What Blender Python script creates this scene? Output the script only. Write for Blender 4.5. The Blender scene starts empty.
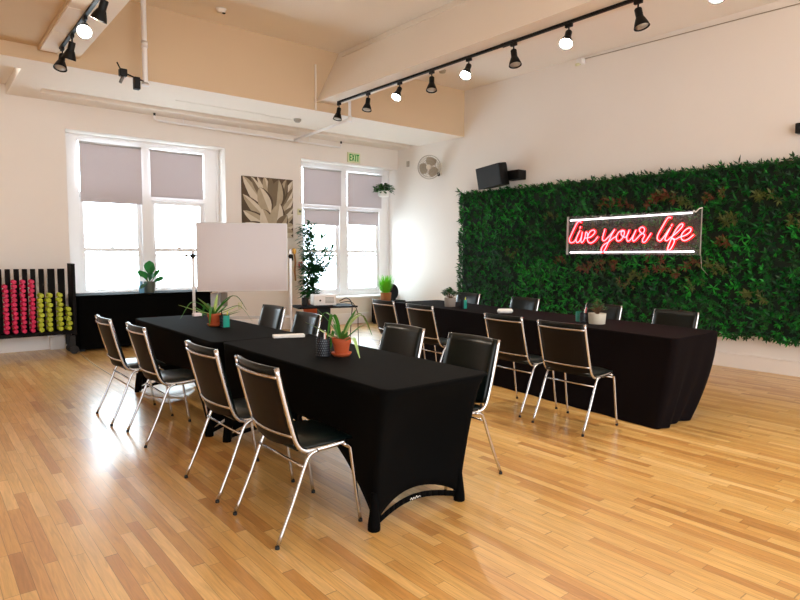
import bpy, math, random
from mathutils import Vector, Matrix
random.seed(7)
SC = bpy.context.scene
COL = SC.collection
PI = math.pi

# ---------------------------------------------------------------- materials
def lin(c):
    return tuple(((v/255)/12.92 if v/255 <= .04045 else ((v/255+.055)/1.055)**2.4) for v in c)

def mat(name, rgb, rough=.5, metal=0., var=.08, scale=8., bump=0., coat=0., spec=.5, trans=0., sheen=0., tl=0.):
    m = bpy.data.materials.new(name); m.use_nodes = True
    nt = m.node_tree; b = nt.nodes['Principled BSDF']
    c = lin(rgb)
    tc = nt.nodes.new('ShaderNodeTexCoord')
    n = nt.nodes.new('ShaderNodeTexNoise'); n.inputs['Scale'].default_value = scale; n.inputs['Detail'].default_value = 4
    nt.links.new(tc.outputs['Object'], n.inputs['Vector'])
    r = nt.nodes.new('ShaderNodeMix'); r.data_type = 'RGBA'
    r.inputs['A'].default_value = (*[v*(1-var) for v in c], 1)
    r.inputs['B'].default_value = (*[min(1, v*(1+var)) for v in c], 1)
    nt.links.new(n.outputs['Fac'], r.inputs['Factor'])
    nt.links.new(r.outputs['Result'], b.inputs['Base Color'])
    b.inputs['Roughness'].default_value = rough
    b.inputs['Metallic'].default_value = metal
    b.inputs['Coat Weight'].default_value = coat
    b.inputs['Specular IOR Level'].default_value = spec
    b.inputs['Transmission Weight'].default_value = trans
    b.inputs['Sheen Weight'].default_value = sheen
    if tl:
        tr = nt.nodes.new('ShaderNodeBsdfTranslucent'); ms = nt.nodes.new('ShaderNodeMixShader'); ms.inputs[0].default_value = tl
        nt.links.new(r.outputs['Result'], tr.inputs['Color']); out = nt.nodes['Material Output']
        nt.links.new(b.outputs[0], ms.inputs[1]); nt.links.new(tr.outputs[0], ms.inputs[2]); nt.links.new(ms.outputs[0], out.inputs['Surface'])
    if bump:
        bp = nt.nodes.new('ShaderNodeBump'); bp.inputs['Strength'].default_value = bump; bp.inputs['Distance'].default_value = .01
        nt.links.new(n.outputs['Fac'], bp.inputs['Height']); nt.links.new(bp.outputs['Normal'], b.inputs['Normal'])
    return m

def emat(name, rgb, strength):
    m = bpy.data.materials.new(name); m.use_nodes = True
    nt = m.node_tree; nt.nodes.clear()
    o = nt.nodes.new('ShaderNodeOutputMaterial'); e = nt.nodes.new('ShaderNodeEmission')
    e.inputs['Color'].default_value = (*rgb, 1); e.inputs['Strength'].default_value = strength
    nt.links.new(e.outputs[0], o.inputs['Surface'])
    return m

def glass_mat(name, tint, gl, rough=.02, haze=0.):
    m = bpy.data.materials.new(name); m.use_nodes = True
    nt = m.node_tree; nt.nodes.clear()
    o = nt.nodes.new('ShaderNodeOutputMaterial'); t = nt.nodes.new('ShaderNodeBsdfTransparent')
    g = nt.nodes.new('ShaderNodeBsdfGlossy'); mx = nt.nodes.new('ShaderNodeMixShader')
    f = nt.nodes.new('ShaderNodeLayerWeight'); f.inputs['Blend'].default_value = gl
    t.inputs['Color'].default_value = (*tint, 1); g.inputs['Roughness'].default_value = rough
    nt.links.new(f.outputs['Fresnel'], mx.inputs['Fac'])
    nt.links.new(t.outputs[0], mx.inputs[1]); nt.links.new(g.outputs[0], mx.inputs[2])
    if haze:
        df = nt.nodes.new('ShaderNodeBsdfDiffuse'); df.inputs['Color'].default_value = (.8, .78, .76, 1); m2 = nt.nodes.new('ShaderNodeMixShader'); m2.inputs[0].default_value = haze
        nt.links.new(mx.outputs[0], m2.inputs[1]); nt.links.new(df.outputs[0], m2.inputs[2]); nt.links.new(m2.outputs[0], o.inputs['Surface'])
    else: nt.links.new(mx.outputs[0], o.inputs['Surface'])
    return m

def floor_mat():
    m = bpy.data.materials.new('oak_strip_floor'); m.use_nodes = True
    nt = m.node_tree; b = nt.nodes['Principled BSDF']; N = nt.nodes.new; L = nt.links.new
    def math_(op, a, bb=None, c=None):
        n = N('ShaderNodeMath'); n.operation = op
        for i, v in enumerate((a, bb, c)):
            if v is None: continue
            if isinstance(v, (int, float)): n.inputs[i].default_value = v
            else: L(v, n.inputs[i])
        return n.outputs[0]
    tc = N('ShaderNodeTexCoord'); s = N('ShaderNodeSeparateXYZ'); L(tc.outputs['Object'], s.inputs[0])
    W, LEN = .060, .70
    xr = math_('DIVIDE', s.outputs['X'], W); row = math_('FLOOR', xr)
    wn = N('ShaderNodeTexWhiteNoise'); wn.noise_dimensions = '1D'; L(row, wn.inputs['W'])
    yr = math_('ADD', math_('DIVIDE', s.outputs['Y'], LEN), math_('MULTIPLY', wn.outputs['Value'], 9.))
    # vary the board lengths by warping
    yr = math_('ADD', yr, math_('MULTIPLY', math_('SINE', math_('MULTIPLY', yr, 2.7)), .28))
    cell = math_('FLOOR', yr)
    cb = N('ShaderNodeCombineXYZ'); L(row, cb.inputs[0]); L(cell, cb.inputs[1])
    w2 = N('ShaderNodeTexWhiteNoise'); w2.noise_dimensions = '3D'; L(cb.outputs[0], w2.inputs['Vector'])
    cr = N('ShaderNodeValToRGB'); L(w2.outputs['Value'], cr.inputs[0])
    e = cr.color_ramp.elements
    e[0].position = 0; e[0].color = (*lin((182, 130, 68)), 1)
    e[1].position = 1; e[1].color = (*lin((230, 190, 126)), 1)
    for p, c in ((.07, (198, 146, 80)), (.3, (210, 162, 92)), (.6, (218, 174, 104)), (.85, (222, 180, 112))):
        q = e.new(p); q.color = (*lin(c), 1)
    # grain
    mp = N('ShaderNodeMapping'); L(tc.outputs['Object'], mp.inputs[0]); mp.inputs['Scale'].default_value = (26, 1.6, 1)
    ad = N('ShaderNodeVectorMath'); ad.operation = 'ADD'; L(mp.outputs[0], ad.inputs[0])
    sc = N('ShaderNodeVectorMath'); sc.operation = 'SCALE'; L(w2.outputs['Color'], sc.inputs[0]); sc.inputs['Scale'].default_value = 40
    L(sc.outputs[0], ad.inputs[1])
    ns = N('ShaderNodeTexNoise'); L(ad.outputs[0], ns.inputs['Vector']); ns.inputs['Scale'].default_value = 2.2; ns.inputs['Detail'].default_value = 6; ns.inputs['Distortion'].default_value = 1.2
    gr = N('ShaderNodeMapRange'); L(ns.outputs['Fac'], gr.inputs['Value'])
    gr.inputs['From Min'].default_value = .3; gr.inputs['From Max'].default_value = .7; gr.inputs['To Min'].default_value = .80; gr.inputs['To Max'].default_value = 1.1
    # joints
    fx = math_('FRACT', xr); fy = math_('FRACT', yr)
    gx = math_('LESS_THAN', math_('MINIMUM', fx, math_('SUBTRACT', 1., fx)), .02)
    gy = math_('LESS_THAN', math_('MINIMUM', fy, math_('SUBTRACT', 1., fy)), .003)
    gap = math_('MULTIPLY', math_('MAXIMUM', gx, gy), .45)
    k = math_('MULTIPLY', gr.outputs[0], math_('SUBTRACT', 1., gap))
    vm = N('ShaderNodeVectorMath'); vm.operation = 'SCALE'; L(cr.outputs[0], vm.inputs[0]); L(k, vm.inputs['Scale'])
    L(vm.outputs[0], b.inputs['Base Color'])
    n3 = N('ShaderNodeTexNoise'); n3.inputs['Scale'].default_value = 3.; L(tc.outputs['Object'], n3.inputs['Vector'])
    rr = N('ShaderNodeMapRange'); L(n3.outputs['Fac'], rr.inputs['Value']); rr.inputs['To Min'].default_value = .26; rr.inputs['To Max'].default_value = .44
    L(rr.outputs[0], b.inputs['Roughness'])
    b.inputs['Coat Weight'].default_value = .45; b.inputs['Coat Roughness'].default_value = .2
    bp = N('ShaderNodeBump'); bp.inputs['Strength'].default_value = .12; bp.inputs['Distance'].default_value = .002
    L(k, bp.inputs['Height']); L(bp.outputs[0], b.inputs['Normal'])
    return m

M = dict(
 floor=floor_mat(),
 wall=mat('warm_white_wall_paint', (236, 229, 222), .75, var=.02, scale=1.5, bump=.03),
 ceil=mat('cream_ceiling_paint', (240, 231, 220), .8, var=.02, scale=1.2, bump=.03),
 beamtan=mat('tan_beam', (214, 189, 156), .8, var=.03, scale=1.2, bump=.03),
 trim=mat('white_gloss_trim', (240, 238, 238), .4, var=.02),
 blind=mat('grey_roller_fabric', (205, 196, 198), .85, var=.03, scale=60, tl=.17),
 pane=glass_mat('window_glass', (.97, .99, 1), .05),
 acrylic=glass_mat('clear_acrylic', (.86, .86, .86), .12, .05, .06),
 black=mat('matte_black_plastic', (5, 5, 5), .5, var=.2, spec=.3),
 blackwood=mat('black_painted_wood', (9, 5, 5), .7, var=.25, scale=20, spec=.15),
 cloth=mat('black_stretch_cloth', (3, 3, 3), .9, var=.12, scale=150, spec=.08, bump=.05),
 cloth2=mat('black_brown_tablecloth', (10, 4, 5), .9, var=.15, scale=120, spec=.1, bump=.08),
 vinyl=mat('black_vinyl', (4, 13, 12), .28, var=.15, scale=30, bump=.05, spec=.3),
 shell=mat('dark_brown_vinyl_back', (14, 9, 7), .55, var=.2, scale=14, bump=.05, spec=.2),
 chrome=mat('worn_chrome', (196, 196, 198), .2, metal=1., var=.06, scale=20),
 rubber=mat('black_rubber', (20, 20, 20), .7),
 terra=mat('terracotta', (178, 78, 36), .7, var=.12, scale=20, bump=.1),
 soil=mat('potting_soil', (44, 30, 20), .95, var=.4, scale=90, bump=.4),
 leafg=mat('green_leaf', (58, 122, 44), .45, var=.3, scale=25, tl=.3),
 leafp=mat('pale_striped_leaf', (150, 178, 100), .5, var=.25, scale=25),
 leafd=mat('dark_green_leaf', (24, 84, 34), .45, var=.3, scale=25, tl=.3),
 grass=mat('bright_grass_leaf', (104, 190, 30), .5, var=.2, scale=25, tl=.3),
 stem=mat('brown_stem', (92, 62, 36), .8, var=.2, scale=40),
 concrete=mat('pale_concrete', (168, 158, 148), .85, var=.1, scale=40, bump=.1),
 beige=mat('beige_planter', (205, 196, 178), .7, var=.05, scale=30),
 greypot=mat('grey_green_planter', (96, 104, 92), .7, var=.1),
 teal=mat('teal_cup', (30, 150, 130), .45, var=.1),
 navycup=mat('black_patterned_cup', (22, 26, 36), .45, var=.2),
 dot=mat('silver_dot', (150, 160, 165), .35, metal=.3),
 red=mat('red_plastic', (190, 30, 26), .4),
 orange=mat('orange_pen', (225, 90, 25), .4),
 yellow=mat('yellow_green_pen', (215, 220, 90), .5),
 white=mat('white_plastic', (235, 233, 230), .4, var=.03),
 pinkplastic=mat('white_card', (236, 222, 226), .6, var=.02),
 board=mat('whiteboard_enamel', (192, 183, 184), .16, var=.015, scale=3),
 alu=mat('brushed_aluminium', (196, 192, 190), .35, metal=.6, var=.05, scale=50),
 pinkdb=mat('magenta_vinyl_dumbbell', (205, 12, 80), .5, var=.1),
 limedb=mat('lime_vinyl_dumbbell', (174, 186, 30), .5, var=.1),
 steel=mat('grey_steel', (130, 130, 130), .4, metal=.8),
 basket=mat('woven_basket', (160, 102, 58), .8, var=.35, scale=70, bump=.4),
 exitg=emat('exit_green', (.0, .30, .05), .5),
 exitp=mat('exit_plate', (216, 214, 176), .5, var=.03),
 bulb=emat('lit_bulb', (1, .93, .84), 40),
 neonpink=emat('neon_pink', (1, .05, .06), 10),
 glow_halo=emat('red_glow_halo', (1, .008, .014), 1.5),  # emission stands in for the red halo round the neon tubes
 neonred=emat('neon_orange_red', (1, .055, .06), 10),
 neonwhite=emat('white_light_bar', (1, .90, .92), 3.0),
 fanw=mat('off_white_fan_plastic', (222, 214, 200), .5, var=.03),
 fang=mat('grey_fan_wire', (176, 168, 156), .4, metal=.4),
 blade=mat('taupe_fan_blade', (168, 154, 134), .5, var=.04),
 canvas=mat('dark_sepia_print', (88, 72, 54), .8, var=.3, scale=5),
 pl1=mat('print_light', (214, 202, 182), .8, var=.12, scale=9),
 pl2=mat('print_mid', (178, 162, 136), .8, var=.2, scale=9),
 pl3=mat('print_dark', (120, 104, 82), .8, var=.2, scale=9),
 blue=mat('pale_blue_glass_bottle', (120, 178, 215), .2, var=.05),
 wreath=mat('mottled_brown', (120, 80, 30), .7, var=.7, scale=45),
 plantboard=mat('dark_green_backing', (8, 26, 12), .9, var=.4, scale=30),
 g1=mat('foliage_dark', (2, 58, 18), .5, var=.35, scale=9),
 g2=mat('foliage_mid', (3, 102, 28), .5, var=.35, scale=9, tl=.3),
 g3=mat('foliage_light', (24, 146, 34), .5, var=.3, scale=9),
 g4=mat('foliage_olive', (80, 88, 34), .55, var=.3, scale=9),
 g5=mat('foliage_rust', (104, 52, 28), .6, var=.35, scale=9),
)

# ---------------------------------------------------------------- mesh helper
class MB:
    def __init__(s): s.v = []; s.f = []; s.m = []
    def add(s, vs, fs, mi=0):
        o = len(s.v); s.v += [tuple(v) for v in vs]
        for f in fs: s.f.append(tuple(i+o for i in f)); s.m.append(mi)
        return s
    def box(s, x0, x1, y0, y1, z0, z1, mi=0, T=None):
        vs = [Vector((x, y, z)) for z in (z0, z1) for y in (y0, y1) for x in (x0, x1)]
        if T: vs = [T @ v for v in vs]
        return s.add(vs, [(0, 2, 3, 1), (4, 5, 7, 6), (0, 1, 5, 4), (2, 6, 7, 3), (0, 4, 6, 2), (1, 3, 7, 5)], mi)
    def tube(s, pts, r, seg=10, mi=0, closed=False, flat=1.):
        pts = [Vector(p) for p in pts]; n = len(pts); rings = []; up = None
        for i, p in enumerate(pts):
            if closed: d = pts[(i+1) % n]-pts[i-1]
            else: d = pts[min(i+1, n-1)]-pts[max(i-1, 0)]
            d.normalize()
            if up is None:
                up = Vector((0, 1, 0)) if abs(d.y) < .9 else Vector((0, 0, 1))
            a = d.cross(up).normalized(); up = a.cross(d).normalized()
            rr = r[i] if isinstance(r, (list, tuple)) else r
            rings.append([p+a*math.cos(t)*rr+up*math.sin(t)*rr*flat for t in [2*PI*k/seg for k in range(seg)]])
        vs = [v for R in rings for v in R]; fs = []
        for i in range(n if closed else n-1):
            j = (i+1) % n
            for k in range(seg):
                l = (k+1) % seg; fs.append((i*seg+k, i*seg+l, j*seg+l, j*seg+k))
        if not closed: fs += [tuple(range(seg))[::-1], tuple((n-1)*seg+k for k in range(seg))]
        return s.add(vs, fs, mi)
    def lathe(s, prof, seg=24, c=(0, 0, 0), mi=0, T=None):
        vs = []; fs = []
        for (r, z) in prof:
            for k in range(seg):
                t = 2*PI*k/seg; v = Vector((r*math.cos(t), r*math.sin(t), z))
                if T: v = T @ v
                vs.append(v+Vector(c))
        n = len(prof)
        for i in range(n-1):
            for k in range(seg):
                l = (k+1) % seg; fs.append((i*seg+k, i*seg+l, (i+1)*seg+l, (i+1)*seg+k))
        if prof[0][0] > 1e-6: fs.append(tuple(range(seg))[::-1])
        if prof[-1][0] > 1e-6: fs.append(tuple((n-1)*seg+k for k in range(seg)))
        return s.add(vs, fs, mi)
    def leaf(s, base, tip, w, droop=0., n=4, mi=0, nrm=None, fold=.25, shape=.5):
        """a folded blade from base to tip, widest around `shape`, sagging by droop"""
        b = Vector(base); t = Vector(tip); d = t-b; L = d.length
        up = Vector(nrm) if nrm else Vector((0, 0, 1))
        side = d.cross(up)
        if side.length < 1e-5: side = d.cross(Vector((1, .2, 0)))
        side.normalize(); nn = side.cross(d).normalized()
        vs = []; fs = []
        for i in range(n+1):
            u = i/n
            p = b+d*u + Vector((0, 0, 1))*(4*droop*L*u*(1-u) )
            ww = w*.5*max(.04, math.sin(PI*min(1, u**(math.log(.5)/math.log(shape)))*.96+.04*PI*(1-u)))
            vs += [p-side*ww+nn*ww*fold, p, p+side*ww+nn*ww*fold]
        for i in range(n):
            a = i*3; fs += [(a, a+1, a+4, a+3), (a+1, a+2, a+5, a+4)]
        return s.add(vs, fs, mi)
    def build(s, name, mats, parent=None, smooth=False, bevel=0., loc=None, wn=False):
        me = bpy.data.meshes.new(name); me.from_pydata(s.v, [], s.f); me.update()
        if not isinstance(mats, (list, tuple)): mats = [mats]
        for m in mats: me.materials.append(m)
        me.polygons.foreach_set('material_index', s.m)
        if smooth: me.polygons.foreach_set('use_smooth', [True]*len(me.polygons))
        o = bpy.data.objects.new(name, me); COL.objects.link(o)
        if parent: o.parent = parent
        if loc: o.location = loc
        if bevel:
            b = o.modifiers.new('bevel', 'BEVEL'); b.width = bevel; b.segments = 3; b.limit_method = 'ANGLE'; b.angle_limit = .7
            if smooth:
                pass
        if smooth == 'auto' or bevel:
            me.polygons.foreach_set('use_smooth', [True]*len(me.polygons))
            w = o.modifiers.new('wn', 'WEIGHTED_NORMAL'); w.keep_sharp = True
        return o

def tag(o, label, cat, group=None, kind=None):
    o['label'] = label; o['category'] = cat
    if group: o['group'] = group
    if kind: o['kind'] = kind
    return o
def empty(name, loc, rz=0., label='', cat='', group=None):
    o = bpy.data.objects.new(name, None); COL.objects.link(o)
    o.empty_display_size = .1; o.location = loc; o.rotation_euler = (0, 0, rz)
    return tag(o, label, cat, group)
def struct(o): o['kind'] = 'structure'; return o
def copy_tree(o, parent=None):
    c = o.copy(); COL.objects.link(c); c.parent = parent
    if parent: c.matrix_parent_inverse = o.matrix_parent_inverse.copy()
    for ch in list(o.children): copy_tree(ch, c)
    return c
def spline(pts, k=6):
    P = [Vector(p) for p in pts]; P = [2*P[0]-P[1]]+P+[2*P[-1]-P[-2]]; out = []
    for i in range(1, len(P)-2):
        for j in range(k):
            t = j/k; a, b, c, d = P[i-1:i+3]
            out.append(.5*((2*b)+(c-a)*t+(2*a-5*b+4*c-d)*t*t+(3*b-a-3*c+d)*t**3))
    return out+[P[-2]]

# ---------------------------------------------------------------- camera
H = 1.4713
pitch, az, ro = .0778, .6833, .0052
fw = Vector((math.sin(az)*math.cos(pitch), math.cos(az)*math.cos(pitch), -math.sin(pitch)))
r0 = Vector((math.cos(az), -math.sin(az), 0)); u0 = r0.cross(fw)
rt = r0*math.cos(ro)+u0*math.sin(ro); up = u0*math.cos(ro)-r0*math.sin(ro)
cd = bpy.data.cameras.new('camera'); cam = bpy.data.objects.new('camera', cd); COL.objects.link(cam)
cd.sensor_width = 36; cd.lens = 36*599.9/800; cd.clip_start = .05
cam.matrix_world = Matrix(((rt.x, up.x, -fw.x, 0), (rt.y, up.y, -fw.y, 0), (rt.z, up.z, -fw.z, H), (0, 0, 0, 1)))
SC.camera = cam

# ---------------------------------------------------------------- room shell
YW, XW = 10.303, 8.307
XL, YN = -5.0, -4.0      # how far the room is built to the left and behind
ZB = 3.695               # underside of the cross beam and the low ceiling behind it
ZC = 4.65                # high ceiling
struct(MB().box(XL, XW+.3, YN, YW+.6, -.12, 0).build('floor', M['floor']))
W1 = (1.884, 4.388, .5, 3.31); W2 = (5.913, 8.307, .52, 3.285)
wb = MB()
T = .5
wb.box(XL, W1[0], YW, YW+T, 0, ZC)
wb.box(W1[0], W1[1], YW, YW+T, 0, W1[2]); wb.box(W1[0], W1[1], YW, YW+T, W1[3], ZC)
wb.box(W1[1], W2[0], YW, YW+T, 0, ZC)
wb.box(W2[0], W2[1], YW, YW+T, 0, W2[2]); wb.box(W2[0], W2[1], YW, YW+T, W2[3], ZC)
struct(wb.build('wall_back', M['wall']))
struct(MB().box(XW, XW+.3, YN, YW+T, 0, ZC).build('wall_right', M['wall']))
c = MB().box(XL, XW+.3, YN, 8.6, ZC, ZC+.2)
c.box(5.6, XW, YN, 8.29, 4.55, ZC+.01)                    # slightly lower ceiling over the right bay
struct(c.build('ceiling', M['ceil']))
struct(MB().box(XL-.3, XL, YN, YW+T, 0, ZC).build('wall_left', M['wall']))  # unseen left wall, added to shut out the bright sky on that side
# cross beam with the low ceiling behind it, with the shallow recess along the wall
cb = MB()
cb.box(XL, 1.33, 8.29, 8.75, ZB, ZC)
cb.box(1.33, XW, 8.29, 9.15, ZB, ZC)
cb.box(1.15, 1.3299, 8.75, YW, ZB, ZC)
cb.box(1.33, 1.50, 9.15, YW, ZB, ZC)
cb.box(1.33, XW, 9.15, 9.62, ZB+.001, ZC)
cb.box(XL, XW, 9.15, YW, ZB+.14, ZC)
cb.box(1.5, XW, 9.62, YW, ZB+.07, ZC)
cb.box(1.5, XW, 9.88, YW, ZB-.0, ZC)
o = struct(cb.build('trim_1', [M['ceil'], M['beamtan']]))
for p in o.data.polygons:                                # the beam's front gets the tan material
    if p.normal.y < -.9 and p.center.y < 8.4: p.material_index = 1
# left beam and its moulded underside
lb = MB()
def prism(mb, prof, y0, y1, mi=0):
    vs = [(x, y0, z) for x, z in prof]+[(x, y1, z) for x, z in prof]; n = len(prof)
    fs = [tuple(range(n)), tuple(range(2*n-1, n-1, -1))]+[(i, i+n, (i+1) % n+n, (i+1) % n) for i in range(n)]
    mb.add(vs, fs, mi)
lb.box(1.26, 1.70, YN, 8.29, 3.82, ZC)
lb.box(XL, 1.259, YN, 8.289, 3.86, ZC-.001)
struct(lb.build('trim_2', M['beamtan']))
pl = MB()
for i in range(14):
    y1 = 8.2-i*.8
    pl.box(1.27, 1.45, y1-.78, y1, 3.80, 3.82)
pl.box(1.46, 1.69, YN, 8.28, 3.806, 3.82)
struct(pl.build('trim_3', M['ceil']))
mbm = MB()
prism(mbm, [(5.04, 3.83), (5.43, 3.83), (5.9, ZC), (5.46, ZC)], YN, 8.29)
struct(mbm.build('trim_4', M['ceil']))
# baseboards
bb = MB().box(XL, XW, YW-.022, YW, 0, .20).box(XL, XW, YW-.03, YW, .20, .225)
struct(bb.build('baseboard_back', M['trim'], bevel=.004))
bb = MB().box(XW-.022, XW, YN, YW-.03, 0, .17).box(XW-.03, XW, YN, YW-.03, .17, .19)
struct(bb.build('baseboard_right', M['wall'], bevel=.004))

# ---------------------------------------------------------------- windows
def window(n, x0, x1, z0, z1, cols, transom, rail_z, sill_z, glass_b):
    w = struct(bpy.data.objects.new('window_%d' % n, None)); COL.objects.link(w); w.location = ((x0+x1)/2, YW+.34, z0)
    inv = Matrix.Translation(-w.location)
    yf = YW+.34
    def part(mb, name, m, **k):
        o = mb.build(name, m, w, **k); o.matrix_parent_inverse = inv; return o
    fr = MB()
    # casing
    fr.box(x0, cols[0][0]-.03, yf, yf+.12, z0, z1)
    fr.box(cols[-1][1]+.03, x1, yf, yf+.12, z0, z1)
    fr.box(cols[0][0]-.03, cols[-1][1]+.03, yf, yf+.12, z1-.10, z1)
    fr.box(cols[0][1]+.03, cols[1][0]-.03, yf-.02, yf+.12, z0, z1-.10)
    fr.box(cols[0][0]-.03, cols[-1][1]+.03, yf-.01, yf+.12, transom-.045, transom+.045)
    fr.box(cols[0][0]-.03, cols[-1][1]+.03, yf, yf+.12, z0, glass_b-.08)
    # inner stop bead
    fr.box(x0, x0+.035, yf-.03, yf, z0, z1); fr.box(x1-.035, x1, yf-.03, yf, z0, z1); fr.box(x0+.035, x1-.035, yf-.03, yf, z1-.04, z1)
    part(fr, 'window_frame', M['trim'], bevel=.006)
    sl = MB().box(x0+.001, x1-.001, YW-.05, yf, sill_z-.045, sill_z)
    part(sl, 'window_sill', M['trim'], bevel=.006)
    for (a, b) in cols:
        for (u0_, u1_, yo) in ((rail_z-.035, transom-.045, .045), (glass_b-.08, rail_z+.025, .02)):
            s = MB(); q = .055
            s.box(a-.03, a+q-.02, yf+yo, yf+yo+.035, u0_, u1_); s.box(b-q+.02, b+.03, yf+yo, yf+yo+.035, u0_, u1_)
            s.box(a+q-.02, b-q+.02, yf+yo, yf+yo+.035, u1_-.055, u1_); s.box(a+q-.02, b-q+.02, yf+yo, yf+yo+.035, u0_, u0_+(.075 if yo < .03 else .045))
            if yo < .03: s.box((a+b)/2-.03, (a+b)/2+.03, yf+yo-.02, yf+yo+.03, u1_-.01, u1_+.02)   # sash lock
            if yo < .03: s.box(a+q-.02, b-q+.02, yf+yo, yf+yo+.03, u1_-.135, u1_-.10)
            so = part(s, 'sash', M['trim'], bevel=.004)
            g = MB().box(a+.03, b-.03, yf+yo+.014, yf+yo+.018, u0_+.04, u1_-.04).build('window_pane', M['pane'], so)
        g = MB().box(a-.03, b+.03, yf+.05, yf+.054, transom+.045, z1-.10)
        part(g, 'window_pane', M['pane'])
    return w
window(1, W1[0], W1[1], W1[2], W1[3], [(2.14, 3.02), (3.24, 4.10)], 2.385, 1.51, .80, .86)
window(2, W2[0], W2[1], W2[2], W2[3], [(6.15, 6.98), (7.22, 8.03)], 2.425, 1.51, .57, .72)

def blind(x0, x1, ztop, zbot, label, y=YW+.285):
    t = empty('roller_blind', ((x0+x1)/2, y, ztop), 0, label, 'blind', 'grey roller blinds in the two windows')
    w = (x1-x0)/2
    MB().box(-w, w, -.002, .002, zbot-ztop, 0).build('blind_fabric', M['blind'], t)
    MB().tube([(-w, .0, .0), (w, .0, .0)], .02, 12).build('roller_tube', M['alu'], t, smooth=True)
    MB().box(-w, w, -.008, .008, zbot-ztop-.022, zbot-ztop).build('bottom_bar', M['blind'], t, bevel=.003)
blind(2.12, 3.05, 3.185, 2.28, 'longer grey roller blind in the left half of the left window')
blind(3.19, 4.09, 3.175, 2.42, 'shorter grey roller blind in the right half of the left window')
blind(6.13, 7.03, 3.16, 2.47, 'upper grey roller blind above the bar, left side of the right window', YW+.30)
blind(7.19, 8.09, 3.15, 2.47, 'upper grey roller blind above the bar, right side, behind the hanging planter', YW+.30)
blind(6.15, 6.99, 2.35, 2.06, 'short lower grey blind under the bar, left side of the right window', YW+.315)
blind(7.21, 8.01, 2.35, 2.09, 'short lower grey blind under the bar, right side of the right window', YW+.315)

# ---------------------------------------------------------------- chairs
def build_chair():
    t = empty('banquet_chair', (0, 0, 0), 0, 'x', 'chair')
    for s in (-1, 1):
        y = .232*s
        pts = spline([(.015, y, .905), (.055, y, .74), (.10, y, .575), (.128, y, .500), (.165, y, .462), (.225, y, .452), (.33, y, .455), (.425, y, .462)], 5)
        MB().tube(pts, .0135, 10, flat=.7).build('side_frame', M['chrome'], t, smooth=True)
        leg = MB().tube(spline([(0, .252*s, .012), (.09, .249*s, .21), (.165, .247*s, .395), (.195, .246*s, .44), (.24, .244*s, .452)], 4), .0098, 10).build('leg', M['chrome'], t, smooth=True)
        MB().lathe([(.0112, 0), (.0120, .003), (.0112, .016)], 12, (-.0005, .252*s, 0)).build('rubber_foot', M['rubber'], leg, smooth=True)
        leg = MB().tube(spline([(.505, .250*s, .012), (.475, .249*s, .20), (.447, .248*s, .39), (.437, .246*s, .435), (.40, .244*s, .455)], 4), .0098, 10).build('leg', M['chrome'], t, smooth=True)
        MB().lathe([(.0112, 0), (.0120, .003), (.0112, .016)], 12, (.506, .250*s, 0)).build('rubber_foot', M['rubber'], leg, smooth=True)
    def bx_(z): return .015+(.905-z)*(.113/.405)
    NY, NZ = 12, 10
    def sheet(off0, off1, z0, z1, hw, crown):
        mb = MB(); vs = []; fs = []
        for side, off in ((0, off0), (1, off1)):
            for i in range(NZ+1):
                v = i/NZ
                for j in range(NY+1):
                    q = -1+2*j/NY
                    edge = (1-abs(q)**14)*(1-abs(2*v-1)**16)
                    zlow = z0-.028*(1-q*q)
                    z = zlow+(z1+.002*(1-q*q)-zlow)*v
                    vs.append((bx_(z)-.032*(1-q*q)+off*(.6+.4*edge if crown else 1), q*hw, z))
        n = (NY+1)*(NZ+1)
        for i in range(NZ):
            for j in range(NY):
                a = i*(NY+1)+j; fs += [(a, a+NY+1, a+NY+2, a+1), (n+a, n+a+1, n+a+NY+2, n+a+NY+1)]
        for j in range(NY): fs += [(j, j+1, n+j+1, n+j), (NZ*(NY+1)+j, n+NZ*(NY+1)+j, n+NZ*(NY+1)+j+1, NZ*(NY+1)+j+1)]
        for i in range(NZ): fs += [(i*(NY+1), n+i*(NY+1), n+(i+1)*(NY+1), (i+1)*(NY+1)), (i*(NY+1)+NY, (i+1)*(NY+1)+NY, n+(i+1)*(NY+1)+NY, n+i*(NY+1)+NY)]
        mb.add(vs, fs); return mb
    sheet(-.001, .032, .50, .905, .222, True).build('backrest', M['vinyl'], t, smooth=True)
    sheet(-.010, -.0015, .50, .865, .221, False).build('back_shell', M['shell'], t, smooth=True)
    for z in (.858, .545):
        pts = [(bx_(z)-.032*(1-(k/6)**2)-.014, .232*k/6, z) for k in range(-6, 7)]
        MB().tube(pts, .0085, 8).build('back_bar', M['chrome'], t, smooth=True)
    # seat cushion
    mb = MB(); vs = []; fs = []; n = 10
    for side in (0, 1):
        for i in range(n+1):
            for j in range(n+1):
                a = -1+2*i/n; b = -1+2*j/n; e = (1-abs(a)**5)*(1-abs(b)**5)
                x = .305+.178*a*(1-.03*b*b); y = .222*b*(1-.04*max(0, a))
                z = (.462-.002*e) if side == 0 else .474+.026*e
                vs.append((x, y, z))
    q = (n+1)**2
    for i in range(n):
        for j in range(n):
            a = i*(n+1)+j; fs += [(a, a+1, a+n+2, a+n+1), (q+a, q+a+n+1, q+a+n+2, q+a+1)]
    for j in range(n):
        fs += [(j, q+j, q+j+1, j+1), (n*(n+1)+j, n*(n+1)+j+1, q+n*(n+1)+j+1, q+n*(n+1)+j)]
        fs += [(j*(n+1), (j+1)*(n+1), q+(j+1)*(n+1), q+j*(n+1)), (j*(n+1)+n, q+j*(n+1)+n, q+(j+1)*(n+1)+n, (j+1)*(n+1)+n)]
    mb.add(vs, fs).build('seat', M['vinyl'], t, smooth=True)
    MB().tube([(.150, -.247, .385), (.150, .247, .385)], .0075, 8).build('stretcher', M['chrome'], t, smooth=True)
    MB().tube([(.445, -.247, .425), (.445, .247, .425)], .0075, 8).build('stretcher', M['chrome'], t, smooth=True)
    return t
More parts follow.
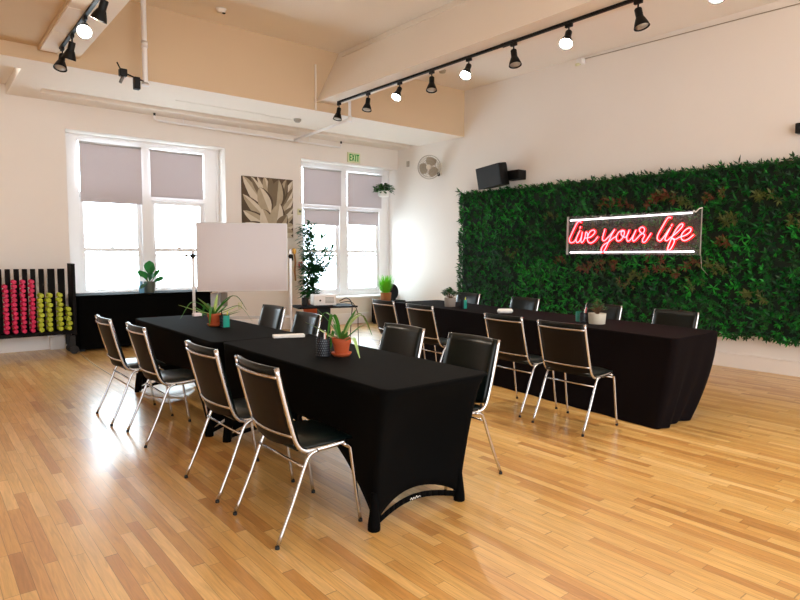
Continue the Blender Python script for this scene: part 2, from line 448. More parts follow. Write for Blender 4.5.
CH = build_chair(); first = [True]
def chair(xf, yc, face, label, group, rz=0.):
    """xf: x of the rear feet line, face=+1 looks to +x"""
    t = CH if first[0] else copy_tree(CH); first[0] = False
    t.location = (xf, yc, 0); t.rotation_euler = (0, 0, (0 if face > 0 else PI)+rz)
    t['label'] = label; t['group'] = group
G1 = 'chairs at the near table, side towards the camera'
chair(1.350, 2.865, 1, 'black chair with chrome frame nearest the camera, pushed to the front table', G1, .0)
chair(1.335, 3.590, 1, 'second black chrome-framed chair from the camera on the near side of the front table', G1, .01)
chair(1.312, 4.885, 1, 'third black chair from the camera on the near side of the front table', G1, -.01)
chair(1.255, 5.650, 1, 'black chair furthest left in the photo, facing the front table', G1, .0)
G2 = 'chairs at the near table, far side'
chair(3.00, 2.86, -1, 'black chair at the front right corner of the near table, facing it', G2)
chair(3.00, 3.61, -1, 'black chair behind the near table, just left of its right corner chair', G2, .01)
chair(2.90, 4.90, -1, 'black chair behind the near table, in front of the projector table', G2, -.03)
chair(3.01, 5.81, -1, 'black chair behind the near table, in front of the whiteboard post', G2, .02)
G3 = 'chairs at the rear table, side towards the camera'
chair(4.158, 3.005, 1, 'nearest black chair on the camera side of the rear table', G3, .0)
chair(4.215, 3.69, 1, 'second nearest black chair on the camera side of the rear table', G3, -.05)
chair(4.31, 4.98, 1, 'third black chair from the right on the camera side of the rear table', G3, -.06)
chair(4.37, 5.72, 1, 'black chair at the far left end of the rear table, below the grass basket', G3, -.08)
G4 = 'chairs between the rear table and the plant wall'
chair(6.02, 2.93, -1, 'black chair between rear table and plant wall, furthest right in the photo', G4, -.08)
chair(6.10, 3.80, -1, 'black chair against the plant wall partly hidden by the beige planter', G4, -.08)
chair(6.18, 4.99, -1, 'black chair against the plant wall behind the small white roll', G4, -.08)
chair(6.22, 6.05, -1, 'black chair against the plant wall beside the concrete planter', G4, -.08)

# ---------------------------------------------------------------- tables
TZ = .77
def stretch_table(x0, x1, y0, y1, label, group):
    cx, cy = (x0+x1)/2, (y0+y1)/2
    t = empty('covered_table', (cx, cy, 0), 0, label, 'table', group)
    hx, hy, R = (x1-x0)/2, (y1-y0)/2, .055
    # perimeter, each point with its side parameter
    per = []
    def side(p, q, kind, n):
        for i in range(n):
            s = i/n; per.append((p[0]+(q[0]-p[0])*s, p[1]+(q[1]-p[1])*s, kind, s))
    side((-hx, -hy), (hx, -hy), 'e', 18); side((hx, -hy), (hx, hy), 'l', 36); side((hx, hy), (-hx, hy), 'e', 18); side((-hx, hy), (-hx, -hy), 'l', 36)
    def rc(x, y, R):
        ax, ay = abs(x)-(hx-R), abs(y)-(hy-R)
        if ax > 0 and ay > 0:
            m = max(ax, ay); l = math.hypot(ax, ay); f = m/l
            return (math.copysign(hx-R+ax*f, x), math.copysign(hy-R+ay*f, y))
        return (x, y)
    NV = 14; vs = []; fs = []; n = len(per)
    for (x, y, kind, s) in per:
        a = math.sin(PI*s) if s > 0 else 0
        zb = (.40*a**.62 if kind == 'l' else .14*a**.5)
        px, py = rc(x, y, R)
        for k in range(NV+1):
            v = k/NV; z = (TZ-.012)*(1-v)+zb*v
            h = 1-z/TZ                                    # 0 at top, 1 at floor
            ins = h**.55
            # feet are inset; stretched cloth hollows between them
            fx = px*(1-.17*ins)-.078*ins; fy = py*(1-.085*ins)
            hol = .11*a*math.sin(PI*min(1, h*1.25)*.9)+.05*a*h
            if kind == 'e': fy -= math.copysign(hol, py)
            else: fx -= math.copysign(hol*.8, px)
            vs.append((fx, fy, z))
    for i in range(n):
        j = (i+1) % n
        for k in range(NV): a = i*(NV+1)+k; b = j*(NV+1)+k; fs.append((a, a+1, b+1, b))
    mb = MB(); mb.add(vs, fs)
    o = mb.build('table_skirt', M['cloth'], t, smooth=True)
    sd = o.modifiers.new('solid', 'SOLIDIFY'); sd.thickness = .003; sd.offset = -1
    top = MB(); tv = []
    for lift, ins in ((-.012, 0), (-.004, .003), (0, .012)):
        for (x, y, kind, s) in per:
            px, py = rc(x, y, R); tv.append((px*(1-ins/hx), py*(1-ins/hy), TZ+lift))
    tf = [(r*n+i, r*n+(i+1) % n, (r+1)*n+(i+1) % n, (r+1)*n+i) for r in range(2) for i in range(n)]
    tf.append(tuple(2*n+i for i in range(n)))
    top.add(tv, tf); top.build('tabletop_cover', M['cloth'], t, smooth='auto')
    # foot pockets and legs
    for sx in (-1, 1):
        for sy in (-1, 1):
            x, y = sx*hx*.84-.078, sy*(hy*.915-.0)
            MB().tube([(x-sx*.01, y*.985, .0), (x-sx*.01, y*.985, .03), (x-sx*.01, y*.985, .09), (x-sx*.014, y*.98, .2)], [.034, .034, .026, .018], 10).build('foot_pocket', M['cloth'], t, smooth=True)
            MB().tube([(x-sx*.03, y*.97, .02), (x-sx*.04+.05, y*.965, .74)], .014, 8).build('leg', M['black'], t, smooth=True)
    for sy in (-1, 1):
        st = MB(); K = 16; y = sy*hy*.905
        for i in range(K):
            s0, s1 = i/K, (i+1)/K
            def pt(s, u): return (-.068-hx*.83+2*hx*.83*s, y-sy*.05*math.sin(PI*s), .014+.055*math.sin(PI*s)+u*(.034))
            st.add([pt(s0, 0), pt(s1, 0), pt(s1, 1), pt(s0, 1)], [(0, 1, 2, 3)])
        so = st.build('floor_strap', M['cloth'], t, smooth=True)
        sd = so.modifiers.new('solid', 'SOLIDIFY'); sd.thickness = .004
        if sy < 0:
            y2 = y+.05-.006
            sq = MB()
            for (a, b, c2, d) in [(a-.068, b, c2-.068, d) for (a, b, c2, d) in [(-.045, .083, -.035, .095), (-.035, .095, -.028, .080), (-.028, .080, -.018, .094), (-.018, .094, -.008, .082), (-.008, .082, .004, .098), (.004, .098, .01, .084), (.01, .084, .024, .092), (.024, .092, .034, .086)]]:
                sq.tube([(a, y2-.002, b-.006), (c2, y2-.002, d-.006)], .0018, 5)
            sq.build('strap_logo', M['white'], so)
    return t
TG = 'stretch covered tables of the near row'
stretch_table(1.855, 2.635, 2.375, 4.505, 'front table in a tight black stretch cover, nearest the camera', TG)
stretch_table(1.80, 2.60, 4.515, 6.68, 'black stretch covered table beyond the seam, reaching toward the window bench', TG)

def draped_table():
    A, B, C, D = Vector((4.93, 2.40)), Vector((5.77, 2.40)), Vector((6.17, 6.68)), Vector((5.345, 6.74))
    base = [Vector((4.80, 2.46)), Vector((5.42, 2.45)), Vector((6.22, 6.66)), Vector((5.23, 6.74))]
    cx, cy = 5.55, 4.57
    t = empty('draped_table', (cx, cy, 0), 0, 'long rear table under a loose dark cloth, in front of the plant wall', 'table')
    cor = [A, B, C, D]; per = []
    cnt = [26, 90, 26, 90]
    for i in range(4):
        p, q = cor[i], cor[(i+1) % 4]; bp, bq = base[i], base[(i+1) % 4]
        for k in range(cnt[i]):
            s = k/cnt[i]; per.append((p.lerp(q, s), bp.lerp(bq, s), i, s))
    # the near right hem tucks in then swings out
    c0 = Vector((cx, cy)); NV = 12; vs = []; fs = []; n = len(per)
    random.seed(3)
    ph = random.random()*6
    for idx, (tp, bp, side, s) in enumerate(per):
        e = min(s, 1-s)*([.84, 4.3, .84, 4.3][side]); rnd = .035*max(0, 1-e/.04)
        if side == 1: bp = bp + Vector((.30, 0))*(math.exp(-((s-.30)/.14)**2)*.9)
        dirn = (tp-c0).normalized()
        nrm = [Vector((0, -1)), Vector((1, 0)), Vector((0, 1)), Vector((-1, 0))][side]
        for k in range(NV+1):
            v = k/NV; z = (TZ-.01)*(1-v)+.004*v
            p = tp.lerp(bp, v**1.25 if side != 1 else v**1.6)
            if side == 0: p = tp.lerp(bp, v**1.5*(1-s)+s*v**1.9)
            wv = math.sin(s*(22 if side % 2 == 0 else 60)+ph+v*1.5)*.5+math.sin(s*(9 if side % 2 == 0 else 27)+2-v*2)*.5
            amp = (.030 if side == 0 else .014)*v*min(1, e/.1)
            p = p+nrm*wv*amp-dirn*rnd*(1-.5*v)
            vs.append((p.x-cx, p.y-cy, z))
    for i in range(n):
        j = (i+1) % n
        for k in range(NV): a = i*(NV+1)+k; b = j*(NV+1)+k; fs.append((a, a+1, b+1, b))
    o = MB().add(vs, fs).build('table_skirt', M['cloth2'], t, smooth=True)
    tv = []; 
    for lift, ins in ((-.010, 0), (-.003, .004), (0, .014)):
        for idx in range(n):
            x, y, _ = vs[idx*(NV+1)]; tv.append((x*(1-ins), y*(1-ins*.25), TZ+lift))
    tf = [(r*n+i, r*n+(i+1) % n, (r+1)*n+(i+1) % n, (r+1)*n+i) for r in range(2) for i in range(n)]
    tf.append(tuple(2*n+i for i in range(n)))
    MB().add(tv, tf).build('tabletop_cloth', M['cloth2'], t, smooth='auto')
    for x, y in ((-.50, -1.9), (.02, -1.9), (-.2, 1.9), (.5, 1.9)):
        MB().tube([(x, y, 0), (x, y, TZ-.03)], .016, 8).build('leg', M['black'], t, smooth=True)
draped_table()
ZT = TZ+.0005

# ---------------------------------------------------------------- table-top things
def pot(prof, m, name, parent, seg=28): return MB().lathe(prof, seg).build(name, m, parent, smooth='auto')
def terracotta(loc, label, group, s=1., lean=0., seed=1, blades=13, spread=.16, hang=3):
    random.seed(seed)
    t = empty('potted_spider_plant', loc, 0, label, 'plant', group)
    pot([(0, 0), (.050*s, 0), (.060*s, .014*s), (.062*s, .022*s), (.056*s, .022*s), (.042*s, .012*s), (0, .012*s)], M['terra'], 'saucer', t)
    pot([(0, .0121*s), (.041*s, .0121*s), (.052*s, .082*s), (.058*s, .082*s), (.060*s, .112*s), (.052*s, .112*s), (.050*s, .10*s), (0, .10*s)], M['terra'], 'pot', t)
    MB().lathe([(0, .1005*s), (.0495*s, .1005*s), (0, .106*s)], 20).build('soil', M['soil'], t)
    mb = MB()
    for i in range(blades):
        a = 2*PI*i/blades+random.uniform(-.25, .25); r = spread*random.uniform(.55, 1.15); z = random.uniform(.12, .26)*s
        mi = random.choice((0, 0, 1))
        b = (.012*math.cos(a)+0, .012*math.sin(a), .10*s)
        if i % hang == 0:   # arching and hanging
            mid = (b[0]+math.cos(a)*r*.7, b[1]+math.sin(a)*r*.7, z)
            tip = (b[0]+math.cos(a)*r*1.05, b[1]+math.sin(a)*r*1.05, max(.02, z-.13*s))
            P = spline([b, (b[0]+math.cos(a)*r*.3, b[1]+math.sin(a)*r*.3, z*.85), mid, tip], 4)
        else:
            P = spline([b, (b[0]+math.cos(a)*r*.35, b[1]+math.sin(a)*r*.35, z*.75), (b[0]+math.cos(a)*r*.9, b[1]+math.sin(a)*r*.9, z*1.12)], 5)
        n = len(P)-1; vs = []; fs = []
        sd = Vector((-math.sin(a), math.cos(a), 0))
        for k, p in enumerate(P):
            u = k/n; w = .0135*s*(math.sin(PI*(.12+.86*u))**.7)+.0006
            vs += [p-sd*w+Vector((0, 0, w*.4)), p, p+sd*w+Vector((0, 0, w*.4))]
        for k in range(n): q = k*3; fs += [(q, q+1, q+4, q+3), (q+1, q+2, q+5, q+4)]
        mb.add(vs, fs, mi)
    mb.build('leaves', [M['leafg'], M['leafp']], t, smooth=True)
    return t
terracotta((2.255, 3.40, ZT), 'terracotta pot with drooping pale green spider plant on the front table', 'terracotta spider plants', 1.12, seed=5, spread=.25, blades=16)
terracotta((2.215, 5.52, ZT), 'terracotta pot with upright spider plant at the far end of the front row', 'terracotta spider plants', 1.1, seed=11, spread=.34, blades=17, hang=4)

def cup(loc, label, cols, r=.045, h=.105, pens=(), dots=True, rz=0, group='patterned pen cups'):
    t = empty('pen_cup', loc, rz, label, 'cup', group)
    mb = MB(); seg = 28; prof = [(0, 0), (r, 0), (r, h), (r-.004, h), (r-.004, .006), (0, .006)]
    mb.lathe(prof, seg)
    o = mb.build('cup_body', cols, t, smooth='auto')
    if len(cols) > 1:
        for p in o.data.polygons:
            if p.center.x > .25*r and abs(p.normal.z) < .5: p.material_index = 1
    if dots:
        d = MB()
        for i in range(7):
            for k in range(20):
                a = 2*PI*(k+.5*(i % 2))/20
                if len(cols) > 1 and math.cos(a) > .2: continue
                z = .010+i*(h-.02)/6.2; c = Vector((math.cos(a)*(r+.0005), math.sin(a)*(r+.0005), z)); tt = Vector((-math.sin(a), math.cos(a), 0))
                q = .0036; d.add([c-tt*q, c-Vector((0, 0, q*.7)), c+tt*q, c+Vector((0, 0, q*.7))], [(0, 1, 2, 3)])
        d.build('dot_pattern', M['dot'], t)
    random.seed(int(loc[0]*100))
    for i, m in enumerate(pens):
        a = 2*PI*i/max(1, len(pens))+.4; q = r*.5
        p = MB().tube([(math.cos(a)*q*.5, math.sin(a)*q*.5, .01), (math.cos(a)*q*1.2, math.sin(a)*q*1.2, h+.035+.012*(i % 3))], .0055, 8)
        o = p.build('marker', M[m], None, smooth=True); o.location = loc; o.rotation_euler = (0, 0, rz)
        tag(o, '%s marker pen standing in the %s' % ({'orange': 'orange', 'black': 'black', 'white': 'white', 'yellow': 'yellow-green', 'red': 'red'}[m], label.split(' beside')[0].split(' with')[0]), 'pen', 'markers in the pen cups')
    return t
cup((2.155, 3.475, ZT), 'black dotted cup beside the near terracotta pot', [M['navycup']], pens=('orange', 'black', 'white'), r=.048, h=.12)
cup((2.265, 5.395, ZT), 'black and teal cup beside the far terracotta pot', [M['navycup'], M['teal']], pens=('yellow', 'black'), rz=-.9, r=.046, h=.11)
cup((5.36, 3.575, ZT), 'black dotted cup beside the beige planter', [M['navycup']], pens=('white', 'black', 'red'), r=.043, h=.10)
cup((5.41, 3.66, ZT), 'teal cup just left behind the black dotted cup on the rear table', [M['teal']], r=.042, h=.10)
cup((5.47, 5.43, ZT), 'dark cup with a teal patch beside the concrete planter', [M['navycup'], M['teal']], pens=('yellow',), rz=-.9, r=.045, h=.11, dots=False)

# leafy planters on the rear table
def bushy(name, loc, label, potm, pr, ph, leafm, nl, R, lsize, zc, seed=2, square=False, taper=.9):
    random.seed(seed)
    t = empty(name, loc, 0, label, 'plant')
    if square:
        MB().lathe([(0, 0), (pr*taper, 0), (pr, ph), (pr-.01, ph), (pr-.012, ph-.02), (0, ph-.02)], 4, T=Matrix.Rotation(PI/4+.1, 4, 'Z')).build('pot', potm, t, bevel=.004)
    else:
        pot([(0, 0), (pr*taper, 0), (pr, ph), (pr-.007, ph), (pr-.01, ph-.02), (0, ph-.02)], potm, 'pot', t)
    mb = MB(); st = MB()
    for i in range(nl):
        a = random.uniform(0, 2*PI); e = random.uniform(.1, 1.5); r = R*random.uniform(.5, 1)
        c = Vector((math.cos(a)*math.cos(e)*r, math.sin(a)*math.cos(e)*r, ph+zc*(.2+.8*math.sin(e)*random.uniform(.5, 1))))
        d = Vector((math.cos(a+random.uniform(-.6, .6)), math.sin(a+random.uniform(-.6, .6)), random.uniform(-.3, .7))).normalized()
        if i % 3 == 0: st.tube([(0, 0, ph-.02), c*.5+Vector((0, 0, ph*.5)), c], .0022, 5)
        mb.leaf(c-d*lsize*.5, c+d*lsize*.5, lsize*.62, .08, 3, random.choice((0, 0, 1)))
    mb.build('leaves', leafm, t, smooth=True); st.build('stems', M['stem'], t, smooth=True)
    return t
bushy('planter', (5.53, 5.74, ZT), 'round concrete planter with a small leafy plant on the rear table', M['concrete'], .078, .115, [M['leafd'], M['leafd']], 90, .12, .07, .13, 3)
bushy('planter', (5.37, 3.43, ZT), 'beige planter with a feathery green plant, beside the dotted cup', M['beige'], .088, .105, [M['leafg'], M['leafd']], 120, .10, .03, .15, 4, taper=.92)

# white roll on the rear table, adapter on the near table
tag(MB().tube(spline([(0, 0, .028), (.05, -.03, .030), (.11, -.06, .028), (.17, -.085, .026)], 4), [.012]+[.028]*11+[.012], 14).build('cloth_roll', M['white'], smooth=True, loc=(5.32, 4.72, ZT)),
    'small white roll lying on the rear table in front of a chair', 'roll')
t = empty('power_adapter', (2.30, 4.45, ZT), -.35, 'flat white device with a dark lead lying over the seam of the front tables', 'device')
MB().box(-.02, .24, -.035, .035, .0, .026).build('case', M['white'], t, bevel=.006)
MB().tube(spline([(.24, 0, .012), (.28, .02, .02), (.31, -.02, .008), (.34, .03, .006), (.30, .08, .006), (.26, .07, .006)], 5), .004, 8).build('cable', M['black'], t, smooth=True)
tag(MB().box(-.05, .05, -.03, .03, 0, .035).build('card_box', M['pinkplastic'], bevel=.004, loc=(2.42, 6.50, ZT)), 'tiny pale box on the far edge of the front row of tables', 'box')

# ---------------------------------------------------------------- bench under the left window
t = empty('window_bench', (2.86, 9.96, 0), 0, 'long low bench wrapped in black cloth below the left window', 'bench')
MB().box(-1.00, .98, -.26, .30, .035, .80).build('bench_body', M['cloth'], t, bevel=.012)
MB().box(-1.03, 1.0, -.28, .31, .80, .83).build('bench_top', M['cloth'], t, bevel=.01)
for x in (-.95, .9): MB().box(x-.03, x+.03, -.2, .2, 0, .035).build('foot', M['black'], t)
# fiddle plant in a grey pot and a blue bottle
t = empty('broad_leaf_plant', (2.93, 9.92, .8305), 0, 'broad-leaved plant in a grey-green pot on the black bench', 'plant')
pot([(0, 0), (.075, 0), (.088, .17), (.08, .17), (.078, .15), (0, .15)], M['greypot'], 'pot', t)
mb = MB(); st = MB()
for (a, r, z, L, w, up_) in [(1.2, .02, .30, .26, .17, 1), (3.3, .05, .26, .19, .09, .6), (.2, .06, .25, .20, .07, .7), (-.6, .05, .20, .2, .08, .35), (3.9, .05, .20, .22, .07, -.3), (.9, .04, .24, .17, .1, .5), (2.2, .03, .22, .18, .09, .8), (-1.8, .04, .22, .2, .1, .6), (5.2, .03, .30, .2, .08, .9)]:
    b = Vector((math.cos(a)*r, math.sin(a)*r, z-.05)); d = Vector((math.cos(a)*(1-abs(up_)*.7), math.sin(a)*(1-abs(up_)*.7), up_)).normalized()
    st.tube([(0, 0, .15), b], .005, 6); mb.leaf(b, b+d*L, w, .06, 6, 0, nrm=(-.6, -.75, .3), shape=.62, fold=.15)
mb.build('leaves', M['leafd'], t, smooth=True); st.build('stems', M['stem'], t, smooth=True)
tag(MB().lathe([(0, 0), (.04, 0), (.042, .10), (.018, .14), (.018, .18), (0, .18)], 20).build('glass_bottle', M['blue'], smooth='auto', loc=(2.79, 9.86, .8305)), 'pale blue bottle beside the grey-green pot on the black bench', 'bottle')

# ---------------------------------------------------------------- dumbbell rack
RX = lambda px: .933+px*.01211
t = empty('dumbbell_rack', (1.0, 9.85, 0), 0, 'black slatted rolling rack filled with small coloured dumbbells', 'rack')
inv = Matrix.Translation((-1.0, -9.85, 0))
def rp(mb, name, m, par=t, **k):
    o = mb.build(name, m, par, **k); o.matrix_parent_inverse = inv; return o
for px, w in ((-27, .06), (-19, .06), (-10, .06), (-1, .06), (7.2, .062), (15.8, .062), (23.9, .062), (32, .062), (40.5, .066), (50.5, .09), (61, .09)):
    rp(MB().box(RX(px)-w/2, RX(px)+w/2, 9.80, 9.825, .33, 1.225), 'slat', M['blackwood'], bevel=.004)
rp(MB().box(1.762, 1.808, 9.56, 9.86, .28, 1.30), 'end_post', M['blackwood'], bevel=.005)
rp(MB().box(RX(-36)-.035, RX(-36)+.035, 9.56, 9.86, .28, 1.30), 'end_post', M['blackwood'], bevel=.005)
rp(MB().box(RX(-34), 1.765, 9.56, 9.88, .295, .345), 'base_tray', M['blackwood'], bevel=.005)
for x in (RX(-34), 1.735):
    for y in (9.60, 9.86):
        c = rp(MB().box(x-.025, x+.05, y-.02, y+.02, .11, .27), 'caster_fork', M['black'], bevel=.005)
        MB().tube([(x+.035, y-.02, .062), (x+.035, y+.02, .062)], .06, 18).build('wheel', M['rubber'], c, smooth='auto')
def dumbbell(m, r):
    t = empty('dumbbell', (0, 0, 0), 0, 'x', 'dumbbell')
    for y in (-.085, .045):
        mb = MB(); vs = []
        for yy, rr in ((y, r*.8), (y+.008, r), (y+.032, r), (y+.04, r*.8)):
            vs += [(rr*math.cos(PI/3*k+PI/6), yy, rr*math.sin(PI/3*k+PI/6)) for k in range(6)]
        fs = [tuple(range(6)), tuple(range(23, 17, -1))]+[(i*6+k, (i+1)*6+k, (i+1)*6+(k+1) % 6, i*6+(k+1) % 6) for i in range(3) for k in range(6)]
        mb.add(vs, fs).build('head', m, t)
    MB().tube([(0, -.05, 0), (0, .05, 0)], r*.42, 10).build('handle', m, t, smooth=True)
    return t
random.seed(21)
protoP = dumbbell(M['pinkdb'], .0315); protoL = dumbbell(M['limedb'], .0355)
usedP = usedL = False
cols = [(4.4, 'p', 11), (12.6, 'p', 12), (21, 'p', 12), (30, 'p', 12), (38, 'l', 8), (47, 'l', 8), (58, 'l', 8), (67, 'l', 5)]
cname = {0: 'leftmost magenta stack', 1: 'second magenta stack from the left', 2: 'third magenta stack from the left', 3: 'magenta stack next to the lime ones',
         4: 'lime stack next to the magenta ones', 5: 'second lime stack', 6: 'third lime stack', 7: 'short lime stack at the rack end post'}
ordn = ['bottom', 'second', 'third', 'fourth', 'fifth', 'sixth', 'seventh', 'eighth', 'ninth', 'tenth', 'eleventh', 'twelfth']
for ci, (px, kind, n) in enumerate(cols):
    st_ = .0615 if kind == 'p' else .068
    for k in range(n):
        if kind == 'p':
            d = protoP if not usedP else copy_tree(protoP); usedP = True
        else:
            d = protoL if not usedL else copy_tree(protoL); usedL = True
        j = random.uniform(-.008, .008) + (.014*(k % 2) if kind == 'l' else .004*(k % 2))
        d.location = (RX(px)*.9826+j*.8, 9.66, 0.346+(.031 if kind == 'p' else .034)+k*st_)
        d.rotation_euler = (0, random.uniform(-.12, .12), random.uniform(-.04, .04))
        pos = 'bottom' if k == 0 else ('top' if k == n-1 else ordn[k]+' from bottom')
        d['label'] = '%s dumbbell, %s of the %s' % ('magenta' if kind == 'p' else 'lime green', pos, cname[ci])
        d['group'] = 'magenta dumbbells in the rack' if kind == 'p' else 'lime dumbbells in the rack'

# ---------------------------------------------------------------- whiteboard
a = math.atan2(7.55-8.10, 4.085-3.03)
t = empty('mobile_whiteboard', (3.03, 8.10, 0), a, 'blank white board on a rolling silver stand between the windows', 'whiteboard')
W = 1.195
MB().box(0, W, -.008, .008, .945, 1.865).build('board_panel', M['board'], t)
f = MB(); f.box(-.012, 0, -.013, .013, .933, 1.877); f.box(W, W+.012, -.013, .013, .933, 1.877); f.box(0, W, -.013, .013, 1.865, 1.877); f.box(0, W, -.013, .013, .933, .945)
f.build('board_frame', M['alu'], t, bevel=.003)
for x in (-.055, W+.055):
    MB().box(x-.018, x+.018, -.018, .018, .06, 1.52).build('post', M['alu'], t, bevel=.004)
    k = MB().tube([(x, -.05, 1.42), (x, .03, 1.42)], .032, 12).build('clamp_knob', M['black'], t, smooth='auto')
    sx = -1 if x < 0 else .3
    MB().tube([(x, -.03, 1.42), (x+sx*.07, -.05, 1.44), (x+sx*.10, -.05, 1.36)], .010, 8).build('handle', M['black'], k, smooth=True)
    MB().box(x-.02, x+.02, -.28, .28, .055, .09).build('foot_bar', M['alu'], t, bevel=.005)
    for y in (-.26, .26):
        MB().tube([(x-.014, y, .028), (x+.014, y, .028)], .027, 14).build('caster', M['rubber'], t, smooth='auto')
MB().box(-.04, W+.04, -.012, .012, .55, .585).build('crossbar', M['alu'], t, bevel=.004)
# mottled strip hung from the right knob
ca, sa = math.cos(a), math.sin(a)
t = empty('hanging_ornament', (3.03+(W+.075)*ca+.03*sa, 8.10+(W+.075)*sa-.09, 1.50), 0, 'slim mottled brown ornament with a yellow head hanging from the whiteboard post', 'ornament')
MB().tube(spline([(0, 0, -.05), (.014, 0, -.16), (.006, 0, -.28), (.016, 0, -.42)], 5), .013, 8).build('tail', M['wreath'], t, smooth=True)
MB().lathe([(0, -.05), (.022, -.04), (.028, -.01), (.02, .02), (0, .035)], 12).build('head', mat('ochre_yellow', (205, 160, 70), .6, var=.3, scale=40), t, smooth=True)
MB().tube([(0, 0, .03), (0, .05, .02), (-.01, .09, .0)], .004, 6).build('hook', M['black'], t, smooth=True)

# ---------------------------------------------------------------- print on the back wall
t = empty('canvas_print', (5.195, YW, 2.29), 0, 'square sepia canvas print of pointed succulent leaves behind the whiteboard', 'picture')
MB().box(-.515, .515, -.035, -.001, -.54, .56).build('canvas', M['canvas'], t, bevel=.003)
lf = MB()
def PX(x, y): return (-.515+(x-40)/380*1.03, .56-(y-55)/350*.82)
def blade2(tip, base, w, tones, k, n=8, sh=.45):
    tx, tz = PX(*tip); bx, bz = PX(*base); d = Vector((tx-bx, tz-bz)); L = d.length; d.normalize(); s_ = Vector((-d.y, d.x)); w = w/380*1.38
    vs = []; yy = -.0355-.0004*k
    for i in range(n+1):
        u = i/n; ww = w*.5*math.sin(PI*(u*.92+.0)**.75) if i < n else 0
        if u < .1: ww = max(ww, w*.12)
        for q in (-1, -.72, .0, 1): 
            x = bx+d.x*L*u+s_.x*ww*q; z = bz+d.y*L*u+s_.y*ww*q
            vs.append((max(-.514, min(.514, x)), yy, max(-.539, min(.559, z))))
    o = len(lf.v); lf.v += vs
    for i in range(n):
        b_ = o+i*4
        for j, mi in ((0, 3), (1, tones[0]), (2, tones[1])): lf.f.append((b_+j, b_+j+1, b_+j+5, b_+j+4)); lf.m.append(mi)
kk = 0
for tip, base, w, tn in [((45, 50), (240, 330), 74, (1, 0)), ((100, 45), (235, 260), 46, (0, 2)), ((150, 45), (235, 200), 40, (2, 0)), ((200, 40), (250, 240), 52, (0, 1)), ((245, 40), (270, 240), 50, (2, 2)),
        ((45, 195), (225, 390), 60, (0, 1)), ((45, 320), (230, 430), 62, (1, 0)), ((40, 420), (240, 470), 60, (0, 2)), ((425, 60), (320, 300), 52, (1, 0)), ((428, 120), (320, 330), 54, (0, 2)), ((428, 195), (330, 350), 44, (0, 1)), ((428, 270), (330, 380), 42, (0, 2)),
        ((428, 330), (320, 420), 50, (1, 0)), ((428, 420), (300, 470), 60, (0, 1)), ((428, 480), (300, 490), 60, (0, 1)), ((428, 540), (300, 520), 60, (0, 0)), ((330, 560), (300, 450), 60, (0, 1)), ((370, 50), (320, 260), 50, (2, 1)), ((310, 62), (285, 300), 96, (1, 2)), ((165, 130), (240, 330), 84, (0, 1)), ((185, 300), (250, 470), 84, (1, 0)), ((315, 250), (285, 440), 88, (0, 1)), ((372, 340), (300, 460), 62, (1, 2))]:
    blade2(tip, base, w, tn, kk); kk += 1
lf.build('printed_leaves', [M['pl1'], M['pl2'], M['pl3'], M['canvas']], t)

# small wall devices
t = empty('exit_sign', (7.133, YW, 3.415), 0, 'small pale sign with green EXIT letters above the right window', 'sign')
MB().box(-.155, .155, -.03, 0, -.10, .10).build('sign_plate', M['exitp'], t, bevel=.004)
ex = MB()
def seg(x0, x1, z0, z1): ex.box(x0, x1, -.0335, -.0301, z0, z1)
q = .021
seg(-.115, -.115+q, -.07, .07); [seg(-.115+q, -.065, z, z+q) for z in (-.07, -.008, .07-q)]
for s in (-1, 1):
    ex.add([(-.025-.026*s-.009, -.0335, -.07), (-.025-.026*s+.009, -.0335, -.07), (-.025+.026*s+.009, -.0335, .07), (-.025+.026*s-.009, -.0335, .07)], [(0, 1, 2, 3)])
seg(.028, .028+q, -.07, .07)
seg(.082, .082+q, -.07, .07-q); seg(.058, .122, .07-q, .07)
ex.build('sign_letters', M['exitg'], t)
t = empty('fire_call_point', (5.873, YW, 1.233), 0, 'red fire alarm box on the wall left of the right window', 'alarm')
MB().box(-.035, .035, -.04, 0, -.06, .06).build('housing', M['red'], t, bevel=.006)
MB().box(-.022, .022, -.046, -.0405, -.012, .012).build('pull_bar', M['white'], t, bevel=.002)
t = empty('thermostat', (5.862, YW, 2.256), 0, 'beige thermostat box on the wall beside the right window', 'thermostat')
MB().box(-.04, .04, -.035, 0, -.06, .06).build('housing', M['exitp'], t, bevel=.006)
MB().box(-.024, .024, -.038, -.0355, -.01, .03).build('cover_window', M['greypot'], t)
t = empty('wall_outlet', (4.62, YW, .505), 0, 'small ivory outlet on the wall below the whiteboard', 'outlet')
MB().box(-.035, .035, -.008, 0, -.055, .055).build('cover_plate', M['exitp'], t, bevel=.003)
for z in (-.024, .024): MB().box(-.012, .012, -.011, -.0085, z-.014, z+.014).build('socket', M['white'], t, bevel=.002)
tag(MB().box(-.018, 0, -.04, .04, -.06, .06).build('wall_plate', M['fang'], bevel=.004, loc=(XW, 9.95, 3.365)), 'small grey switch plate on the right wall, left of the fan', 'plate')

# ---------------------------------------------------------------- projector table and tall plant
t = empty('projector_table', (5.05, 8.12, 0), -.25, 'small dark table carrying the projector in front of the right window', 'table')
MB().box(-.48, .48, -.26, .26, .615, .64).build('tabletop', M['blackwood'], t, bevel=.004)
MB().box(-.09, .09, -.07, .07, .05, .615).build('column', M['black'], t, bevel=.006)
MB().box(-.32, .32, -.06, .06, 0, .05).build('base', M['black'], t, bevel=.006)
MB().box(-.06, .06, -.24, -.0601, 0, .05).box(-.06, .06, .0601, .24, 0, .05).build('base_arm', M['black'], t, bevel=.006)
t = empty('projector', (5.02, 8.10, .6405), -.33, 'white video projector on the small dark table', 'projector')
MB().box(-.17, .19, -.13, .13, .012, .175).build('case', M['white'], t, bevel=.012)
v = MB()
for i in range(5): v.box(.01, .15, -.133, -.1305, .05+i*.02, .058+i*.02)
v.build('vent', M['greypot'], t)
